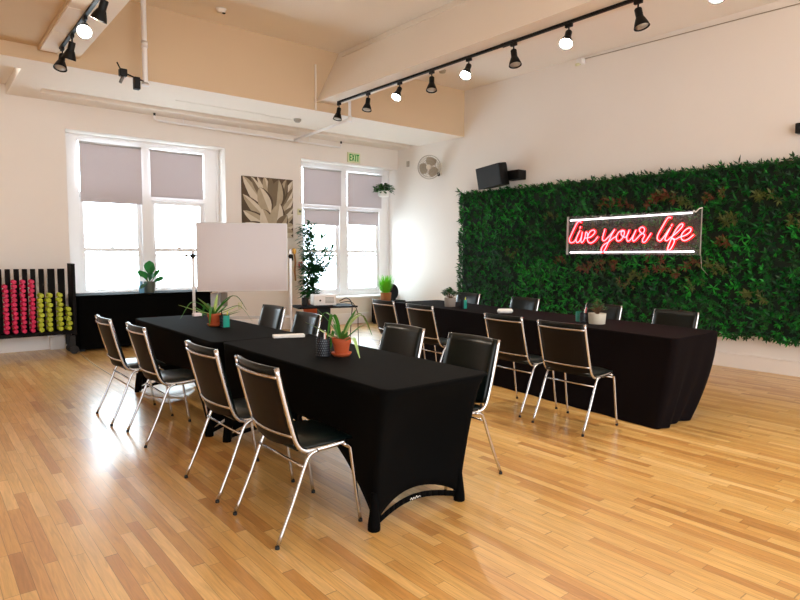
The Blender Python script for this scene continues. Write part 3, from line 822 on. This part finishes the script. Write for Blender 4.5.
MB().tube([(-.07, -.131, .09), (-.07, -.140, .09)], .014, 12).build('lens', M['black'], t, smooth='auto')
for x in (-.12, .12):
    for y in (-.1, .1): MB().box(x-.01, x+.01, y-.01, y+.01, 0, .013).build('foot', M['black'], t)
tag(MB().lathe([(0, 0), (.05, 0), (.052, .01), (.052, .12), (.045, .13), (0, .13)], 20).build('round_speaker', M['black'], smooth='auto', loc=(4.755, 8.20, .6405)), 'small black cylinder beside the white projector', 'speaker')
cb_ = MB().tube(spline([(5.24, 7.96, .71), (5.32, 7.86, .76), (5.36, 7.78, .66), (5.33, 7.76, .42), (5.22, 7.62, .18), (5.10, 7.40, .02), (4.9, 7.0, .012), (4.5, 6.6, .012)], 8), .007, 8)
cb_.tube(spline([(5.24, 7.93, .69), (5.36, 7.80, .70), (5.42, 7.72, .55), (5.42, 7.70, .30), (5.36, 7.6, .06), (5.25, 7.4, .012), (5.05, 7.1, .012)], 8), .006, 8)
tag(cb_.build('projector_cable', M['black'], smooth=True), 'black cables hanging from the projector to the floor', 'cable')

random.seed(9)
t = empty('tall_potted_plant', (5.72, 9.62, 0), 0, 'tall thin leafy plant in a terracotta pot in front of the right window', 'plant')
MB().box(-.17, .17, -.17, .17, .18, .21).box(-.17, -.14, -.17, -.14, 0, .18).box(.14, .17, -.17, -.14, 0, .18).box(-.17, -.14, .14, .17, 0, .18).box(.14, .17, .14, .17, 0, .18).build('plant_stand', M['blackwood'], t)
pot([(0, .211), (.12, .211), (.155, .44), (.17, .44), (.175, .52), (.155, .52), (.15, .47), (0, .47)], M['terra'], 'pot', t)
st = MB(); mb = MB()
stems = []
for i in range(6):
    a = random.uniform(0, 6.28); h = random.choice((1.3, 1.45, 1.9, 1.6, 1.2, 1.95)); lx = random.uniform(-.12, .28)
    pts = spline([(.05*math.cos(a), .05*math.sin(a), .45), (.07*math.cos(a)+lx*.2, .06*math.sin(a), .9), (lx*.6+.03*math.sin(i), .05*math.cos(i), (.9+h)/2+.1), (lx if i % 2 else -.10, .06*math.sin(a), h)], 8)
    st.tube(pts, [.009*(1-.75*k/len(pts)) for k in range(len(pts))], 6); stems.append(pts)
for pts in stems:
    for k in range(4, len(pts)):
        for q in range(13):
            p = pts[k]+Vector((random.uniform(-.03, .03),)*3)
            aa = random.uniform(0, 6.28); d = Vector((math.cos(aa), math.sin(aa), random.uniform(-.5, .5))).normalized(); L = random.uniform(.08, .15)
            o_ = random.uniform(.01, .12)
            mb.leaf(p+d*o_, p+d*(o_+L), L*.42, .05, 3, random.choice((0, 0, 1)))
for (tx, tz) in ((.42, 1.52), (.38, 1.42), (.30, 1.80), (.36, 1.22), (.44, 1.33)):
    pts = spline([(.08, 0, tz-.35), (.2, -.02, tz-.08), (tx, -.03, tz)], 6); st.tube(pts, .004, 5)
    for p in pts[5:]:
        for q in range(2):
            aa = random.uniform(-1.2, 1.2); d = Vector((math.cos(aa), .3*math.sin(aa), math.sin(aa))).normalized(); mb.leaf(p, p+d*.15, .05, .04, 3, 0)
mb.build('leaves', [M['leafd'], M['g2']], t, smooth=True); st.build('stems', M['stem'], t, smooth=True)

# basket of grass on a low cabinet in the corner, with a dark round disc behind
t = empty('corner_cabinet', (7.72, 9.86, 0), 0, 'low dark cabinet in the corner below the basket of grass', 'cabinet')
MB().box(-.28, .28, -.22, .22, .03, .49).build('body', M['blackwood'], t, bevel=.006)
for s in (-1, 1):
    d = MB().box(-.27 if s < 0 else .005, -.005 if s < 0 else .27, -.238, -.2205, .05, .47).build('door', M['blackwood'], t, bevel=.003)
    MB().box(s*.03-.006, s*.03+.006, -.25, -.2385, .24, .30).build('handle', M['steel'], d)
MB().box(-.26, .26, -.2, .2, 0, .03).build('plinth', M['black'], t)
random.seed(4)
t = empty('grass_basket', (7.60, 9.80, .4905), 0, 'woven basket of bright green grass in the corner by the right window', 'plant')
pot([(0, 0), (.10, 0), (.115, .17), (.105, .17), (.10, .15), (0, .15)], M['basket'], 'basket', t)
mb = MB()
for i in range(220):
    a = random.uniform(0, 6.28); r = random.uniform(0, .08); L = random.uniform(.2, .40); o_ = random.uniform(.02, .17)
    mb.leaf((r*math.cos(a), r*math.sin(a), .145), ((r+o_)*math.cos(a), (r+o_)*math.sin(a), .145+L), .016, 0, 3, 0, nrm=(math.cos(a), math.sin(a), .1), shape=.4)
mb.build('grass', M['grass'], t, smooth=True)
t = empty('round_tray', (7.85, 9.90, .4905), 0, 'dark oval tray standing on edge behind the grass basket', 'tray')
MB().lathe([(0, 0), (.125, 0), (.14, .012), (.14, .03), (.13, .03), (.12, .012), (0, .012)], 36, T=Matrix.Translation((0, .0, .165)) @ Matrix.Scale(1.18, 4, (0, 0, 1)) @ Matrix.Rotation(math.radians(86), 4, 'X')).build('tray_body', M['black'], t, smooth='auto')
MB().box(-.06, .06, -.04, .05, 0, .02).build('stand', M['blackwood'], t)

# hanging planter
random.seed(8)
t = empty('hanging_planter', (7.85, 10.21, 2.66), 0, 'white hanging planter with trailing green leaves in the right window', 'plant')
pot([(0, 0), (.09, 0), (.12, .03), (.125, .12), (.115, .12), (.11, .10), (0, .10)], M['white'], 'bowl', t)
hg = MB()
for k in range(3):
    aa = 2*PI*k/3; hg.tube([(.12*math.cos(aa), .12*math.sin(aa), .11), (.0, .0, .48)], .0035, 5)
hg.tube([(0, 0, .48), (0, .0, .575)], .005, 6); hg.tube([(0, .0, .575), (0, .14, .60)], .006, 6)
hg.build('hanger', M['white'], t, smooth=True)
mb = MB()
for i in range(240):
    a = random.uniform(0, 6.28); r = random.uniform(.02, .22)
    c_ = Vector((r*math.cos(a), r*.55*math.sin(a), .13+random.uniform(-.05, .08)-(r-.1)*.35)); d = Vector((math.cos(a), math.sin(a), random.uniform(-.6, .5))).normalized()
    mb.leaf(c_+Vector((0,0,.04)), c_+d*.08+Vector((0,0,.04)), .056, .1, 3, random.choice((0, 1)))
mb.build('leaves', [M['leafd'], M['leafg']], t, smooth=True)

# ---------------------------------------------------------------- wall fan
t = empty('wall_fan', (XW, 8.95, 3.17), 0, 'off-white round wall fan high on the right wall near the corner', 'fan')
nrm = Vector((-.80, -.58, -.10)).normalized()
Rm = Vector((0, 0, 1)).rotation_difference(nrm).to_matrix().to_4x4()
C_ = Vector((-.27, .02, .0)); TF = Matrix.Translation(C_) @ Rm
cg = MB()
for r, z in ((.228, .0), (.228, .035), (.19, .065), (.14, .08), (.09, .085), (.05, .085), (.19, -.045), (.12, -.06)):
    cg.tube([TF @ Vector((r*math.cos(2*PI*k/40), r*math.sin(2*PI*k/40), z)) for k in range(40)], .0035 if r < .22 else .006, 6, closed=True)
for k in range(36):
    b = 2*PI*k/36
    cg.tube([TF @ Vector((r*math.cos(b), r*math.sin(b), z)) for r, z in ((.05, .085), (.14, .08), (.19, .065), (.228, .03), (.228, 0), (.19, -.045), (.07, -.06))], .0016, 4)
cg.build('cage', M['fang'], t, smooth=True)
MB().lathe([(0, .10), (.045, .095), (.055, .08), (.04, .06), (.04, -.09), (.06, -.10), (.05, -.16), (0, -.16)], 24, T=TF).build('motor_hub', M['fanw'], t, smooth=True)
bl = MB()
for k in range(3):
    a0 = 2*PI*k/3+.3; N_ = 6; vs = []; fs = []
    for i in range(N_+1):
        r = .05+.15*i/N_; ww = .80+.35*math.sin(PI*i/N_)
        for j in range(5):
            b = a0+ww*(j/4-.5)*2*(.9-.3*(i/N_)); vs.append(TF @ Vector((r*math.cos(b), r*math.sin(b), .02+.02*(j/4-.5))))
    for i in range(N_):
        for j in range(4): q_ = i*5+j; fs.append((q_, q_+1, q_+6, q_+5))
    bl.add(vs, fs)
bl.build('blades', M['blade'], t, smooth=True)
MB().box(-.05, 0, -.06, .06, -.14, .10).build('mount', M['fanw'], t, bevel=.01)
MB().tube([(-.04, 0, -.03), (-.13, .03, -.04), TF @ Vector((0, 0, -.13))], .022, 10).build('arm', M['fanw'], t, smooth=True)
MB().box(-.09, -.05, -.05, -.01, -.16, -.09).build('switch_box', M['black'], t, bevel=.004)

# ---------------------------------------------------------------- wall loudspeaker
t = empty('wall_speaker', (XW, 7.10, 2.84), 0, 'black angled loudspeaker mounted above the top left edge of the plant wall', 'speaker')
TR = Matrix.Translation((-.30, .13, -.01)) @ Matrix.Rotation(math.radians(-3), 4, 'Z') @ Matrix.Rotation(math.radians(-5), 4, 'X') @ Matrix.Rotation(math.radians(-8), 4, 'Y')
mb = MB(); fz = .185
fr_ = [(-.15, -.29), (-.15, .29), (.02, .29), (.20, .14), (.20, -.14), (.02, -.29)]
vs = [TR @ Vector((x, y, z)) for z in (-fz, fz) for x, y in fr_]; n = 6
mb.add(vs, [tuple(range(n)), tuple(range(2*n-1, n-1, -1))]+[(i, i+n, (i+1) % n+n, (i+1) % n) for i in range(n)])
mb.build('cabinet', M['black'], t, bevel=.008)
MB().box(-.158, -.1505, -.275, .275, -fz+.015, fz-.015, T=TR).build('grille', mat('dark_grille', (12, 12, 11), .6, var=.4, scale=120, bump=.2), t)
MB().box(-.20, 0, -.33, -.03, -.09, .07).build('bracket', M['black'], t, bevel=.008)

# ---------------------------------------------------------------- plant wall
random.seed(12)
Y0, Y1, Z0, Z1 = .9, 8.22, .45, 2.60
t = empty('plant_wall', (XW, (Y0+Y1)/2, (Z0+Z1)/2), 0, 'large panel of dense dark green artificial foliage on the right wall', 'plant wall')
inv = Matrix.Translation(-t.location)
o = MB().box(XW-.07, XW-.001, Y0, Y1, Z0, Z1).build('backing_panel', M['plantboard'], t); o.matrix_parent_inverse = inv
fo = MB(); ac = MB(); fe = MB()
def rosette(mb, y, z, R, nl, ms, w=.5, x=None):
    x0 = (XW-.08-random.uniform(0, .06)) if x is None else x
    tilt = random.uniform(0, 6.28)
    for i in range(nl):
        a = tilt+2*PI*i/nl+random.uniform(-.25, .25); out = random.uniform(.25, .95)
        d = Vector((-out, math.cos(a), math.sin(a)-.15)).normalized(); L = R*random.uniform(.7, 1.15)
        b = Vector((x0, y, z)); tip = b+d*L
        if tip.x < XW-.24: tip.x = XW-.24
        mb.leaf(b, tip, L*w, -.03, 2, random.choice(ms), nrm=(-.8, .1, .6), shape=.55, fold=.3)
ny = int((Y1-Y0)/.088); nz = int((Z1-Z0)/.088)
for i in range(ny+1):
    for j in range(nz+1):
        y = Y0+(Y1-Y0)*(i+random.uniform(-.45, .45))/ny; z = Z0+(Z1-Z0)*(j+random.uniform(-.45, .45))/nz
        k = random.random()
        # darker, larger and lighter species grow in broad patches
        pt = math.sin(y*2.1+1.3*math.sin(z*2.3))+math.sin(z*3.1+y*.9)
        if k < .62: rosette(fo, y, z, random.uniform(.055, .09), 7, (0, 0, 1) if pt < .3 else (0, 1, 1, 2), .42)
        elif k < .9: rosette(fo, y, z, random.uniform(.05, .08), 9, (0, 1, 1, 2), .34)
        else: rosette(fo, y, z, random.uniform(.08, .12), 6, (1, 2) if pt > 0 else (0, 1), .30)
# fringe along the edges
for i in range(420):
    y = random.uniform(Y0, Y1); rosette(fo, y, Z1-.01+random.uniform(-.03, .02), random.uniform(.05, .075), 5, (0, 0, 1), .35)
    if i % 2: rosette(fo, y, Z0+random.uniform(-.03, .03), random.uniform(.05, .09), 5, (0, 1), .3)
for i in range(130):
    rosette(fo, Y1+random.uniform(-.03, .015), random.uniform(Z0, Z1), random.uniform(.05, .075), 6, (0, 0, 1), .35)
# ferns
for i in range(70):
    y = random.uniform(Y0+.2, Y1-.2); z = random.uniform(Z0+.15, Z1-.15); b = Vector((XW-.12, y, z)); mi = random.choice((0, 1, 2, 2))
    for q in range(5):
        a = random.uniform(0, 6.28); L = random.uniform(.14, .22); d = Vector((-.45, math.cos(a), math.sin(a))).normalized(); sd = d.cross(Vector((-1, 0, 0))).normalized()
        for k in range(2, 12):
            u = k/12; p = b+d*L*u+Vector((0, 0, -.06*u*u)); p.x = max(p.x, XW-.23); wl = .045*(1-u*.75)
            for s in (-1, 1): fe.leaf(p, p+(sd*s+d*.5).normalized()*wl, .014, 0, 1, mi, nrm=(-1, 0, 0), fold=.1)
# rust and olive clumps round the sign
for (y, z, R, ms) in [(4.35, 2.25, .13, (1,)), (4.15, 2.28, .15, (1, 0)), (3.95, 2.20, .13, (0,)), (4.75, 2.22, .10, (1,)), (5.1, 2.27, .11, (0, 1)), (3.55, 2.25, .11, (0, 1)), (3.35, 1.95, .15, (0,)), (3.40, 1.65, .12, (0, 1)), (3.5, 1.3, .12, (0,)),
                   (4.1, 1.25, .13, (0, 1)), (4.3, 1.32, .12, (1,)), (4.55, 1.15, .12, (0,)), (4.9, 1.33, .11, (1, 0)), (5.2, 1.30, .12, (0, 1)), (5.45, 1.25, .12, (1,)), (3.85, 1.35, .12, (1, 0)), (3.75, 1.1, .10, (0,)), (4.75, 1.05, .10, (1, 0)), (5.9, 1.35, .10, (0, 1)),
                   (6.1, 2.1, .1, (0,)), (2.9, 2.2, .13, (0,)), (3.0, .95, .14, (0,)), (2.55, 1.9, .12, (0,)), (6.9, 1.5, .1, (0,)), (5.0, 1.6, .12, (0, 1)), (4.6, 1.7, .12, (1, 0)), (4.2, 1.75, .12, (0, 1)), (5.35, 1.75, .12, (1, 0)), (3.9, 1.6, .12, (0, 1)), (4.8, 1.85, .1, (1,)), (5.2, 1.9, .1, (0,)), (4.3, 1.55, .12, (1,)), (3.95, 1.9, .1, (0, 1))]:
    for q in range(7): rosette(ac, y+random.uniform(-.13, .13), z+random.uniform(-.07, .07), R*random.uniform(.4, .75), 6, ms, .36, XW-.15)
for mb_, nm, ms in ((fo, 'green_foliage', [M['g1'], M['g2'], M['g3']]), (fe, 'fern_fronds', [M['g1'], M['g2'], M['g3']]), (ac, 'rust_and_olive_leaves', [M['g4'], M['g5']])):
    o = mb_.build(nm, ms, t); o.matrix_parent_inverse = inv; o['kind'] = 'stuff'
o['label'] = 'rust red and olive leaf clumps'

# ---------------------------------------------------------------- neon sign
SX = 8.0
t = empty('neon_sign', (SX, 4.64, 1.76), 0, 'clear acrylic neon sign reading live your life on the plant wall', 'sign')
inv = Matrix.Translation(-t.location)
def sp(mb, nm, m, par=t, **k):
    o = mb.build(nm, m, par, **k); o.matrix_parent_inverse = inv; return o
sp(MB().box(SX+.012, SX+.020, 3.635, 5.665, 1.465, 2.055), 'acrylic_panel', M['acrylic'])
em = mat('frosted_acrylic_edge', (170, 165, 160), .4)
sp(MB().box(SX+.008, SX+.024, 3.625, 3.634, 1.46, 2.085), 'panel_edge', em)
sp(MB().box(SX+.008, SX+.024, 5.666, 5.70, 1.465, 2.055), 'panel_edge', em)
sp(MB().tube([(SX-.012, 5.62, 1.992), (SX-.012, 3.74, 2.022)], .010, 10), 'light_bar', M['neonwhite'], smooth=True)
sp(MB().tube([(SX-.012, 5.61, 1.497), (SX-.012, 3.70, 1.513)], .010, 10), 'light_bar', M['neonwhite'], smooth=True)
sp(MB().tube(spline([(SX-.012, 3.74, 2.02), (SX-.012, 3.72, 2.05), (SX-.005, 3.70, 2.03), (SX, 3.66, 2.07), (SX+.01, 3.62, 2.08)], 4), .008, 8), 'feed_cable', M['white'], smooth=True)
sp(MB().tube([(SX+.016, 3.62, 1.46), (SX+.03, 3.61, 1.30), (XW-.1, 3.60, 1.20)], .004, 8), 'feed_cable', M['fang'], smooth=True)
for y in (5.1, 4.35, 3.9): sp(MB().tube([(SX-.003, y, 2.03), (SX+.2, y, 2.03)], .012, 10), 'standoff', M['alu'], smooth='auto')
# script strokes as (y, z) in metres on the plane of the panel
letters = [
 ('neonpink', [[(5.410, 1.958), (5.468, 1.968), (5.526, 1.883), (5.591, 1.760), (5.619, 1.695), (5.596, 1.650), (5.542, 1.658), (5.504, 1.696), (5.462, 1.778), (5.431, 1.835)],
    [(5.431, 1.835), (5.477, 1.748), (5.497, 1.689), (5.480, 1.652), (5.445, 1.662), (5.417, 1.702), (5.397, 1.763), (5.391, 1.811)],
    [(5.422, 1.894), (5.432, 1.865)],
    [(5.391, 1.811), (5.402, 1.722), (5.410, 1.670), (5.390, 1.648), (5.354, 1.694), (5.334, 1.762), (5.327, 1.805), (5.300, 1.788), (5.299, 1.748)],
    [(5.335, 1.714), (5.239, 1.733), (5.172, 1.796), (5.196, 1.832), (5.257, 1.808), (5.298, 1.720), (5.283, 1.660), (5.236, 1.641), (5.175, 1.671), (5.119, 1.734)]]),
 ('neonpink', [[(5.004, 1.841), (5.033, 1.743), (5.040, 1.690), (5.006, 1.673), (4.948, 1.721), (4.896, 1.773), (4.850, 1.831)],
    [(4.845, 1.833), (4.895, 1.753), (4.938, 1.659), (5.001, 1.536), (5.040, 1.503), (5.056, 1.540), (5.018, 1.607), (4.938, 1.655), (4.867, 1.707), (4.817, 1.732)],
    [(4.706, 1.798), (4.770, 1.800), (4.816, 1.728), (4.799, 1.668), (4.744, 1.678), (4.699, 1.743), (4.692, 1.803), (4.735, 1.814), (4.736, 1.750), (4.675, 1.716), (4.635, 1.767), (4.616, 1.822)],
    [(4.616, 1.822), (4.651, 1.723), (4.638, 1.663), (4.594, 1.681), (4.544, 1.756), (4.513, 1.819), (4.556, 1.714), (4.552, 1.662), (4.511, 1.682), (4.449, 1.747)],
    [(4.449, 1.747), (4.403, 1.775), (4.385, 1.823), (4.423, 1.854), (4.465, 1.823), (4.439, 1.777), (4.382, 1.743), (4.409, 1.683), (4.405, 1.648), (4.365, 1.655), (4.288, 1.766)]]),
 ('neonred', [[(4.014, 1.967), (4.060, 1.964), (4.127, 1.857), (4.188, 1.743), (4.194, 1.685), (4.156, 1.658), (4.108, 1.706), (4.059, 1.777), (4.015, 1.841)],
    [(4.015, 1.841), (4.064, 1.740), (4.087, 1.678), (4.057, 1.662), (4.008, 1.704)],
    [(3.994, 1.879), (4.009, 1.856)],
    [(4.008, 1.704), (3.952, 1.746), (3.870, 1.826), (3.850, 1.874), (3.889, 1.869), (3.946, 1.797), (3.992, 1.704), (4.038, 1.581), (4.043, 1.537), (4.009, 1.542), (3.967, 1.617), (3.959, 1.663), (3.994, 1.695), (3.943, 1.676), (3.897, 1.701)],
    [(3.897, 1.701), (3.808, 1.730), (3.749, 1.775), (3.746, 1.817), (3.792, 1.814), (3.850, 1.759), (3.868, 1.696), (3.828, 1.659), (3.768, 1.679), (3.704, 1.733)]]),
]
names = ['word_live', 'word_your', 'word_life']
for nm, (mk, strokes) in zip(names, letters):
    mb = MB(); sl = MB()
    for st_ in strokes:
        P = [Vector((SX-.030, y, z)) for y, z in st_]
        P = spline(P, 5) if len(P) > 2 else P
        mb.tube(P, .0075, 8); sl.tube([p+Vector((.016, 0, 0)) for p in P], .019, 8)
    wo = sp(mb, nm, M[mk], smooth=True)
    so = sl.build('glow_halo', M['glow_halo'], wo, smooth=True)  # halo of the letters, added as a wider glowing tube behind each stroke

# ---------------------------------------------------------------- track lights
def track(x, y0, y1, z, label, group=None):
    t = empty('lighting_track', (x, (y0+y1)/2, z), 0, label, 'track')
    h = (y1-y0)/2
    MB().box(-.018, .018, -h, h, 0, .028).build('rail', M['black'], t, bevel=.002)
    MB().box(-.024, .024, -h, -h+.08, -.003, .0279).build('feed_end', M['black'], t, bevel=.003)
    return t
t = track(5.285, .5, 8.05, 3.80, 'long black lighting track on the underside of the middle ceiling beam')
MB().box(-.028, .028, .22, .42, -.006, .0275).build('joiner', M['black'], t, bevel=.004)
track(1.44, 1.0, 7.95, 3.778, 'shorter black lighting track under the left ceiling beam')

def spot_proto(lit):
    t = empty('track_spotlight', (0, 0, 0), 0, 'x', 'spotlight')
    MB().box(-.016, .016, -.04, .04, -.035, 0).build('adapter', M['black'], t, bevel=.004)
    MB().tube([(0, 0, -.03), (0, 0, -.085)], .008, 8).build('stem', M['black'], t, smooth=True)
    return t
def spotlight(x, y, z, tilt, rz, lit, label, group, power=60):
    t = spot_proto(lit); t.location = (x, y, z)
    t['label'] = label; t['group'] = group
    R_ = Matrix.Translation((0, 0, -.085)) @ Matrix.Rotation(rz, 4, 'Z') @ Matrix.Rotation(tilt, 4, 'Y')
    sh = MB(); sh.lathe([(0, .01), (.030, .008), (.034, 0), (.034, -.075), (.040, -.085), (.060, -.135), (.072, -.175), (.068, -.175), (.055, -.135), (.034, -.09), (0, -.088)], 24, T=R_)
    sh.build('lamp_shade', M['black'], t, smooth='auto')
    bm = MB().lathe([(0, -.100), (.03, -.104), (.046, -.125), (.060, -.165), (.03, -.178), (0, -.182)], 20, T=R_)
    bm.build('bulb', M['bulb'] if lit else M['fang'], t, smooth=True)
    if lit:
        ld = bpy.data.lights.new('spot_lamp', 'SPOT'); ld.energy = power; ld.color = (1, .86, .70); ld.spot_size = math.radians(120); ld.spot_blend = .8; ld.shadow_soft_size = .05
        lo = bpy.data.objects.new('spot_lamp', ld); COL.objects.link(lo)
        d = (R_.to_3x3() @ Vector((0, 0, -1)))
        lo.location = Vector((x, y, z)) + R_ @ Vector((0, 0, -.20))
        lo.rotation_euler = d.to_track_quat('-Z', 'Y').to_euler()
ZS = 3.80
place = [(8.02, 0, 'first'), (7.25, 0, 'second'), (6.52, 1, 'third'), (5.87, 0, 'fourth'), (5.21, 1, 'fifth'), (4.52, 0, 'sixth'), (3.80, 1, 'seventh'), (3.05, 0, 'eighth'), (2.34, 1, 'ninth')]
for i, (y, lit, nm) in enumerate(place):
    spotlight(5.285, y, ZS, (.25 if not lit else .66)*(1 if i % 2 else .9), (.35 if lit else .2+.2*i), lit, '%s black spotlight, %s from the far end of the long track' % ('lit' if lit else 'unlit', nm), 'spotlights on the long track')
for y, lit, tl, rz, nm in ((7.86, 0, .35, .9, 'at the far end of'), (7.33, 0, .35, 5.2, 'second from the far end of'), (6.72, 1, .95, 1.3, 'third from the far end of'), (5.95, 0, .4, 5.4, 'nearest the camera on')):
    spotlight(1.44, y, 3.778, tl, rz, lit, '%s black spotlight %s the short left track' % ('lit' if lit else 'unlit', nm), 'spotlights on the short left track')

# ---------------------------------------------------------------- pipes, conduit, detectors
t = empty('ceiling_drop_pipe', (2.389, 8.03, 3.55), 0, 'white vertical pipe hanging from the ceiling left of the left track', 'pipe')
MB().tube([(0, 0, .02), (0, 0, ZC-3.55)], .032, 14).build('pipe', M['trim'], t, smooth='auto')
MB().tube([(0, 0, .47), (0, 0, .55)], .040, 14).build('coupling', M['trim'], t, smooth='auto')
MB().tube([(0, 0, 0), (0, 0, .04)], .045, 14).build('end_cap', M['trim'], t, smooth='auto')
t = empty('clamp_light', (2.32, 7.99, 3.60), 0, 'pair of small black clamped spotlights at the foot of the white drop pipe', 'light')
MB().tube([(.075, .035, 0), (-.06, 0, .02), (-.2, 0, .06)], .010, 8).build('arm', M['black'], t, smooth=True)
MB().box(-.25, -.16, -.04, .04, .01, .10).build('head', M['black'], t, bevel=.012)
MB().box(-.085, -.01, -.04, .04, -.12, .03).build('head', M['black'], t, bevel=.012)
MB().tube([(-.23, 0, .09), (-.27, 0, .17)], .009, 8).build('lever', M['black'], t, smooth=True)
MB().tube([(-.2, 0, .02), (-.24, 0, -.07)], .018, 8).build('knob', M['steel'], t, smooth=True)

t = empty('sprinkler_pipe', (5.0, 10.13, 3.60), 0, 'white sprinkler pipe running along the top of the back wall', 'pipe')
inv = Matrix.Translation(-t.location)
def pp(mb, nm, m, **k):
    o = mb.build(nm, m, t, **k); o.matrix_parent_inverse = inv; return o
pp(MB().tube([(3.14, 10.13, 3.655), (3.14, 10.13, 3.60), (3.17, 10.13, 3.585), (6.70, 10.13, 3.555), (6.72, 10.13, 3.575), (6.72, 10.13, 3.63)], .018, 10), 'main_pipe', M['trim'], smooth=True)
pp(MB().tube([(5.68, 10.13, 3.575), (5.55, 8.12, 3.60)], .024, 10), 'branch_pipe', M['trim'], smooth=True)
pp(MB().tube([(5.54, 8.10, 3.57), (5.54, 8.10, ZC)], .022, 10), 'riser_pipe', M['trim'], smooth=True)
pp(MB().tube([(5.54, 8.10, 3.56), (5.54, 8.10, 3.65)], .036, 12), 'elbow', M['trim'], smooth='auto')
for x, z in ((3.14, 3.655), (6.72, 3.63)):
    pp(MB().tube([(x, 10.13, z), (x, 10.13, z+.045)], .018, 8), 'sprinkler_head', M['black'], smooth='auto')
for x in (3.6, 4.6, 6.0): pp(MB().tube([(x, 10.13, 3.59), (x, 10.13, 3.70)], .006, 6), 'hanger_rod', M['trim'], smooth=True)
t = empty('smoke_detector', (5.115, 9.02, ZB), 0, 'round white smoke detector under the low ceiling near the back wall', 'detector')
MB().lathe([(0, -.055), (.035, -.055), (.06, -.03), (.065, 0), (0, 0)], 24).build('housing', M['fang'], t, smooth='auto')
o = MB().tube([(3.107, 9.05, ZB-.008), (4.5, 9.05, ZB-.008), (4.66, 9.10, ZB-.008), (5.10, 9.10, ZB-.008)], .005, 6).build('ceiling_conduit', M['ceil'], smooth=True)
tag(o, 'thin conduit on the low ceiling leading to the smoke detector', 'conduit')
o = MB().tube([(5.015, 8.27, ZB+.01), (5.015, 8.27, 4.39)], .016, 8).build('vertical_conduit', M['ceil'], smooth=True)
tag(o, 'vertical conduit on the tan beam beside the middle ceiling beam', 'conduit')
t = empty('ceiling_sensor', (3.30, 7.80, ZC), 0, 'small round sensor on the high ceiling in the left bay', 'sensor')
MB().lathe([(0, -.05), (.05, -.045), (.065, -.012), (.07, 0), (0, 0)], 24).build('housing', M['white'], t, smooth='auto')
MB().lathe([(0, -.062), (.02, -.058), (.024, -.0505), (0, -.0505)], 14, (.03, -.02, 0)).build('lens', M['black'], t, smooth=True)
t = empty('ceiling_sensor', (7.10, 7.62, 4.55), 0, 'small sensor on the ceiling of the right bay beyond the track', 'sensor')
MB().lathe([(0, -.045), (.05, -.04), (.065, 0), (0, 0)], 20).build('housing', M['blade'], t, smooth='auto')
t = empty('wall_sensor', (XW, 5.70, 4.47), 0, 'small white motion sensor with a thin wire high on the right wall', 'sensor')
MB().box(-.10, 0, -.05, .05, -.04, .04).build('housing', M['white'], t, bevel=.01)
MB().tube([(-.06, 0, -.03), (-.13, .03, -.06)], .022, 10).build('lens', M['exitp'], t, smooth='auto')
MB().tube([(-.008, -.05, .04), (-.008, -3.1, -.03), (-.008, -6.2, -.10)], .006, 6).build('wire', M['blade'], t, smooth=True)
o = MB().tube([(5.40, 8.1, 4.545), (5.40, 3., 4.545)], .008, 6).build('beam_wire', M['ceil'], smooth=True)
tag(o, 'thin wire along the upper side of the middle ceiling beam', 'wire')
t = empty('wall_camera', (XW, 2.62, 2.97), 0, 'small black device on the right wall at the right edge of the photo', 'device')
MB().box(-.12, 0, -.07, .05, -.06, .06).build('housing', M['black'], t, bevel=.01)
MB().tube([(-.12, -.01, 0), (-.13, -.01, 0)], .02, 14).build('lens', M['rubber'], t, smooth='auto')

tag(MB().box(-.10, .10, -.07, 0, 0, .20).build('wall_box', M['trim'], bevel=.006, loc=(1.66, YW-.035, .0005)), 'white box standing against the baseboard under the dumbbell rack', 'box')
# floor cord by the rack
tag(MB().tube(spline([(1.83, 9.5, .006), (1.80, 8.8, .006), (1.79, 8.0, .006), (1.80, 7.0, .006), (1.84, 6.3, .006), (2.1, 6.0, .006)], 8), .006, 6).build('floor_cord', M['beige'], smooth=True), 'pale thin cord lying on the floor from the rack to the far table', 'cord')

# ---------------------------------------------------------------- world and view
w = bpy.data.worlds.new('world'); SC.world = w; w.use_nodes = True
nt = w.node_tree; nt.nodes.clear()
o = nt.nodes.new('ShaderNodeOutputWorld'); bg = nt.nodes.new('ShaderNodeBackground')
tc = nt.nodes.new('ShaderNodeTexCoord'); s = nt.nodes.new('ShaderNodeSeparateXYZ'); nt.links.new(tc.outputs['Generated'], s.inputs[0])
cr = nt.nodes.new('ShaderNodeValToRGB'); mr = nt.nodes.new('ShaderNodeMapRange')
nt.links.new(s.outputs['Y'], mr.inputs['Value']); mr.inputs['From Min'].default_value = -1; mr.inputs['From Max'].default_value = 1
nt.links.new(mr.outputs[0], cr.inputs[0])
e = cr.color_ramp.elements
e[0].position = .48; e[0].color = (.345, .355, .365, 1)
e[1].position = .52; e[1].color = (.78, .92, 1, 1)
nt.links.new(cr.outputs[0], bg.inputs['Color']); bg.inputs['Strength'].default_value = 7.0
nt.links.new(bg.outputs[0], o.inputs['Surface'])
SC.view_settings.view_transform = 'Standard'; SC.view_settings.look = 'None'
SC.view_settings.exposure = 0.8; SC.view_settings.gamma = 1; SC.view_settings.use_curve_mapping = False
SC.cycles.use_denoising = True; SC.cycles.caustics_reflective = False
SC.cycles.max_bounces = 8; SC.cycles.diffuse_bounces = 5; SC.cycles.transparent_max_bounces = 12
SC.cycles.sample_clamp_indirect = 8
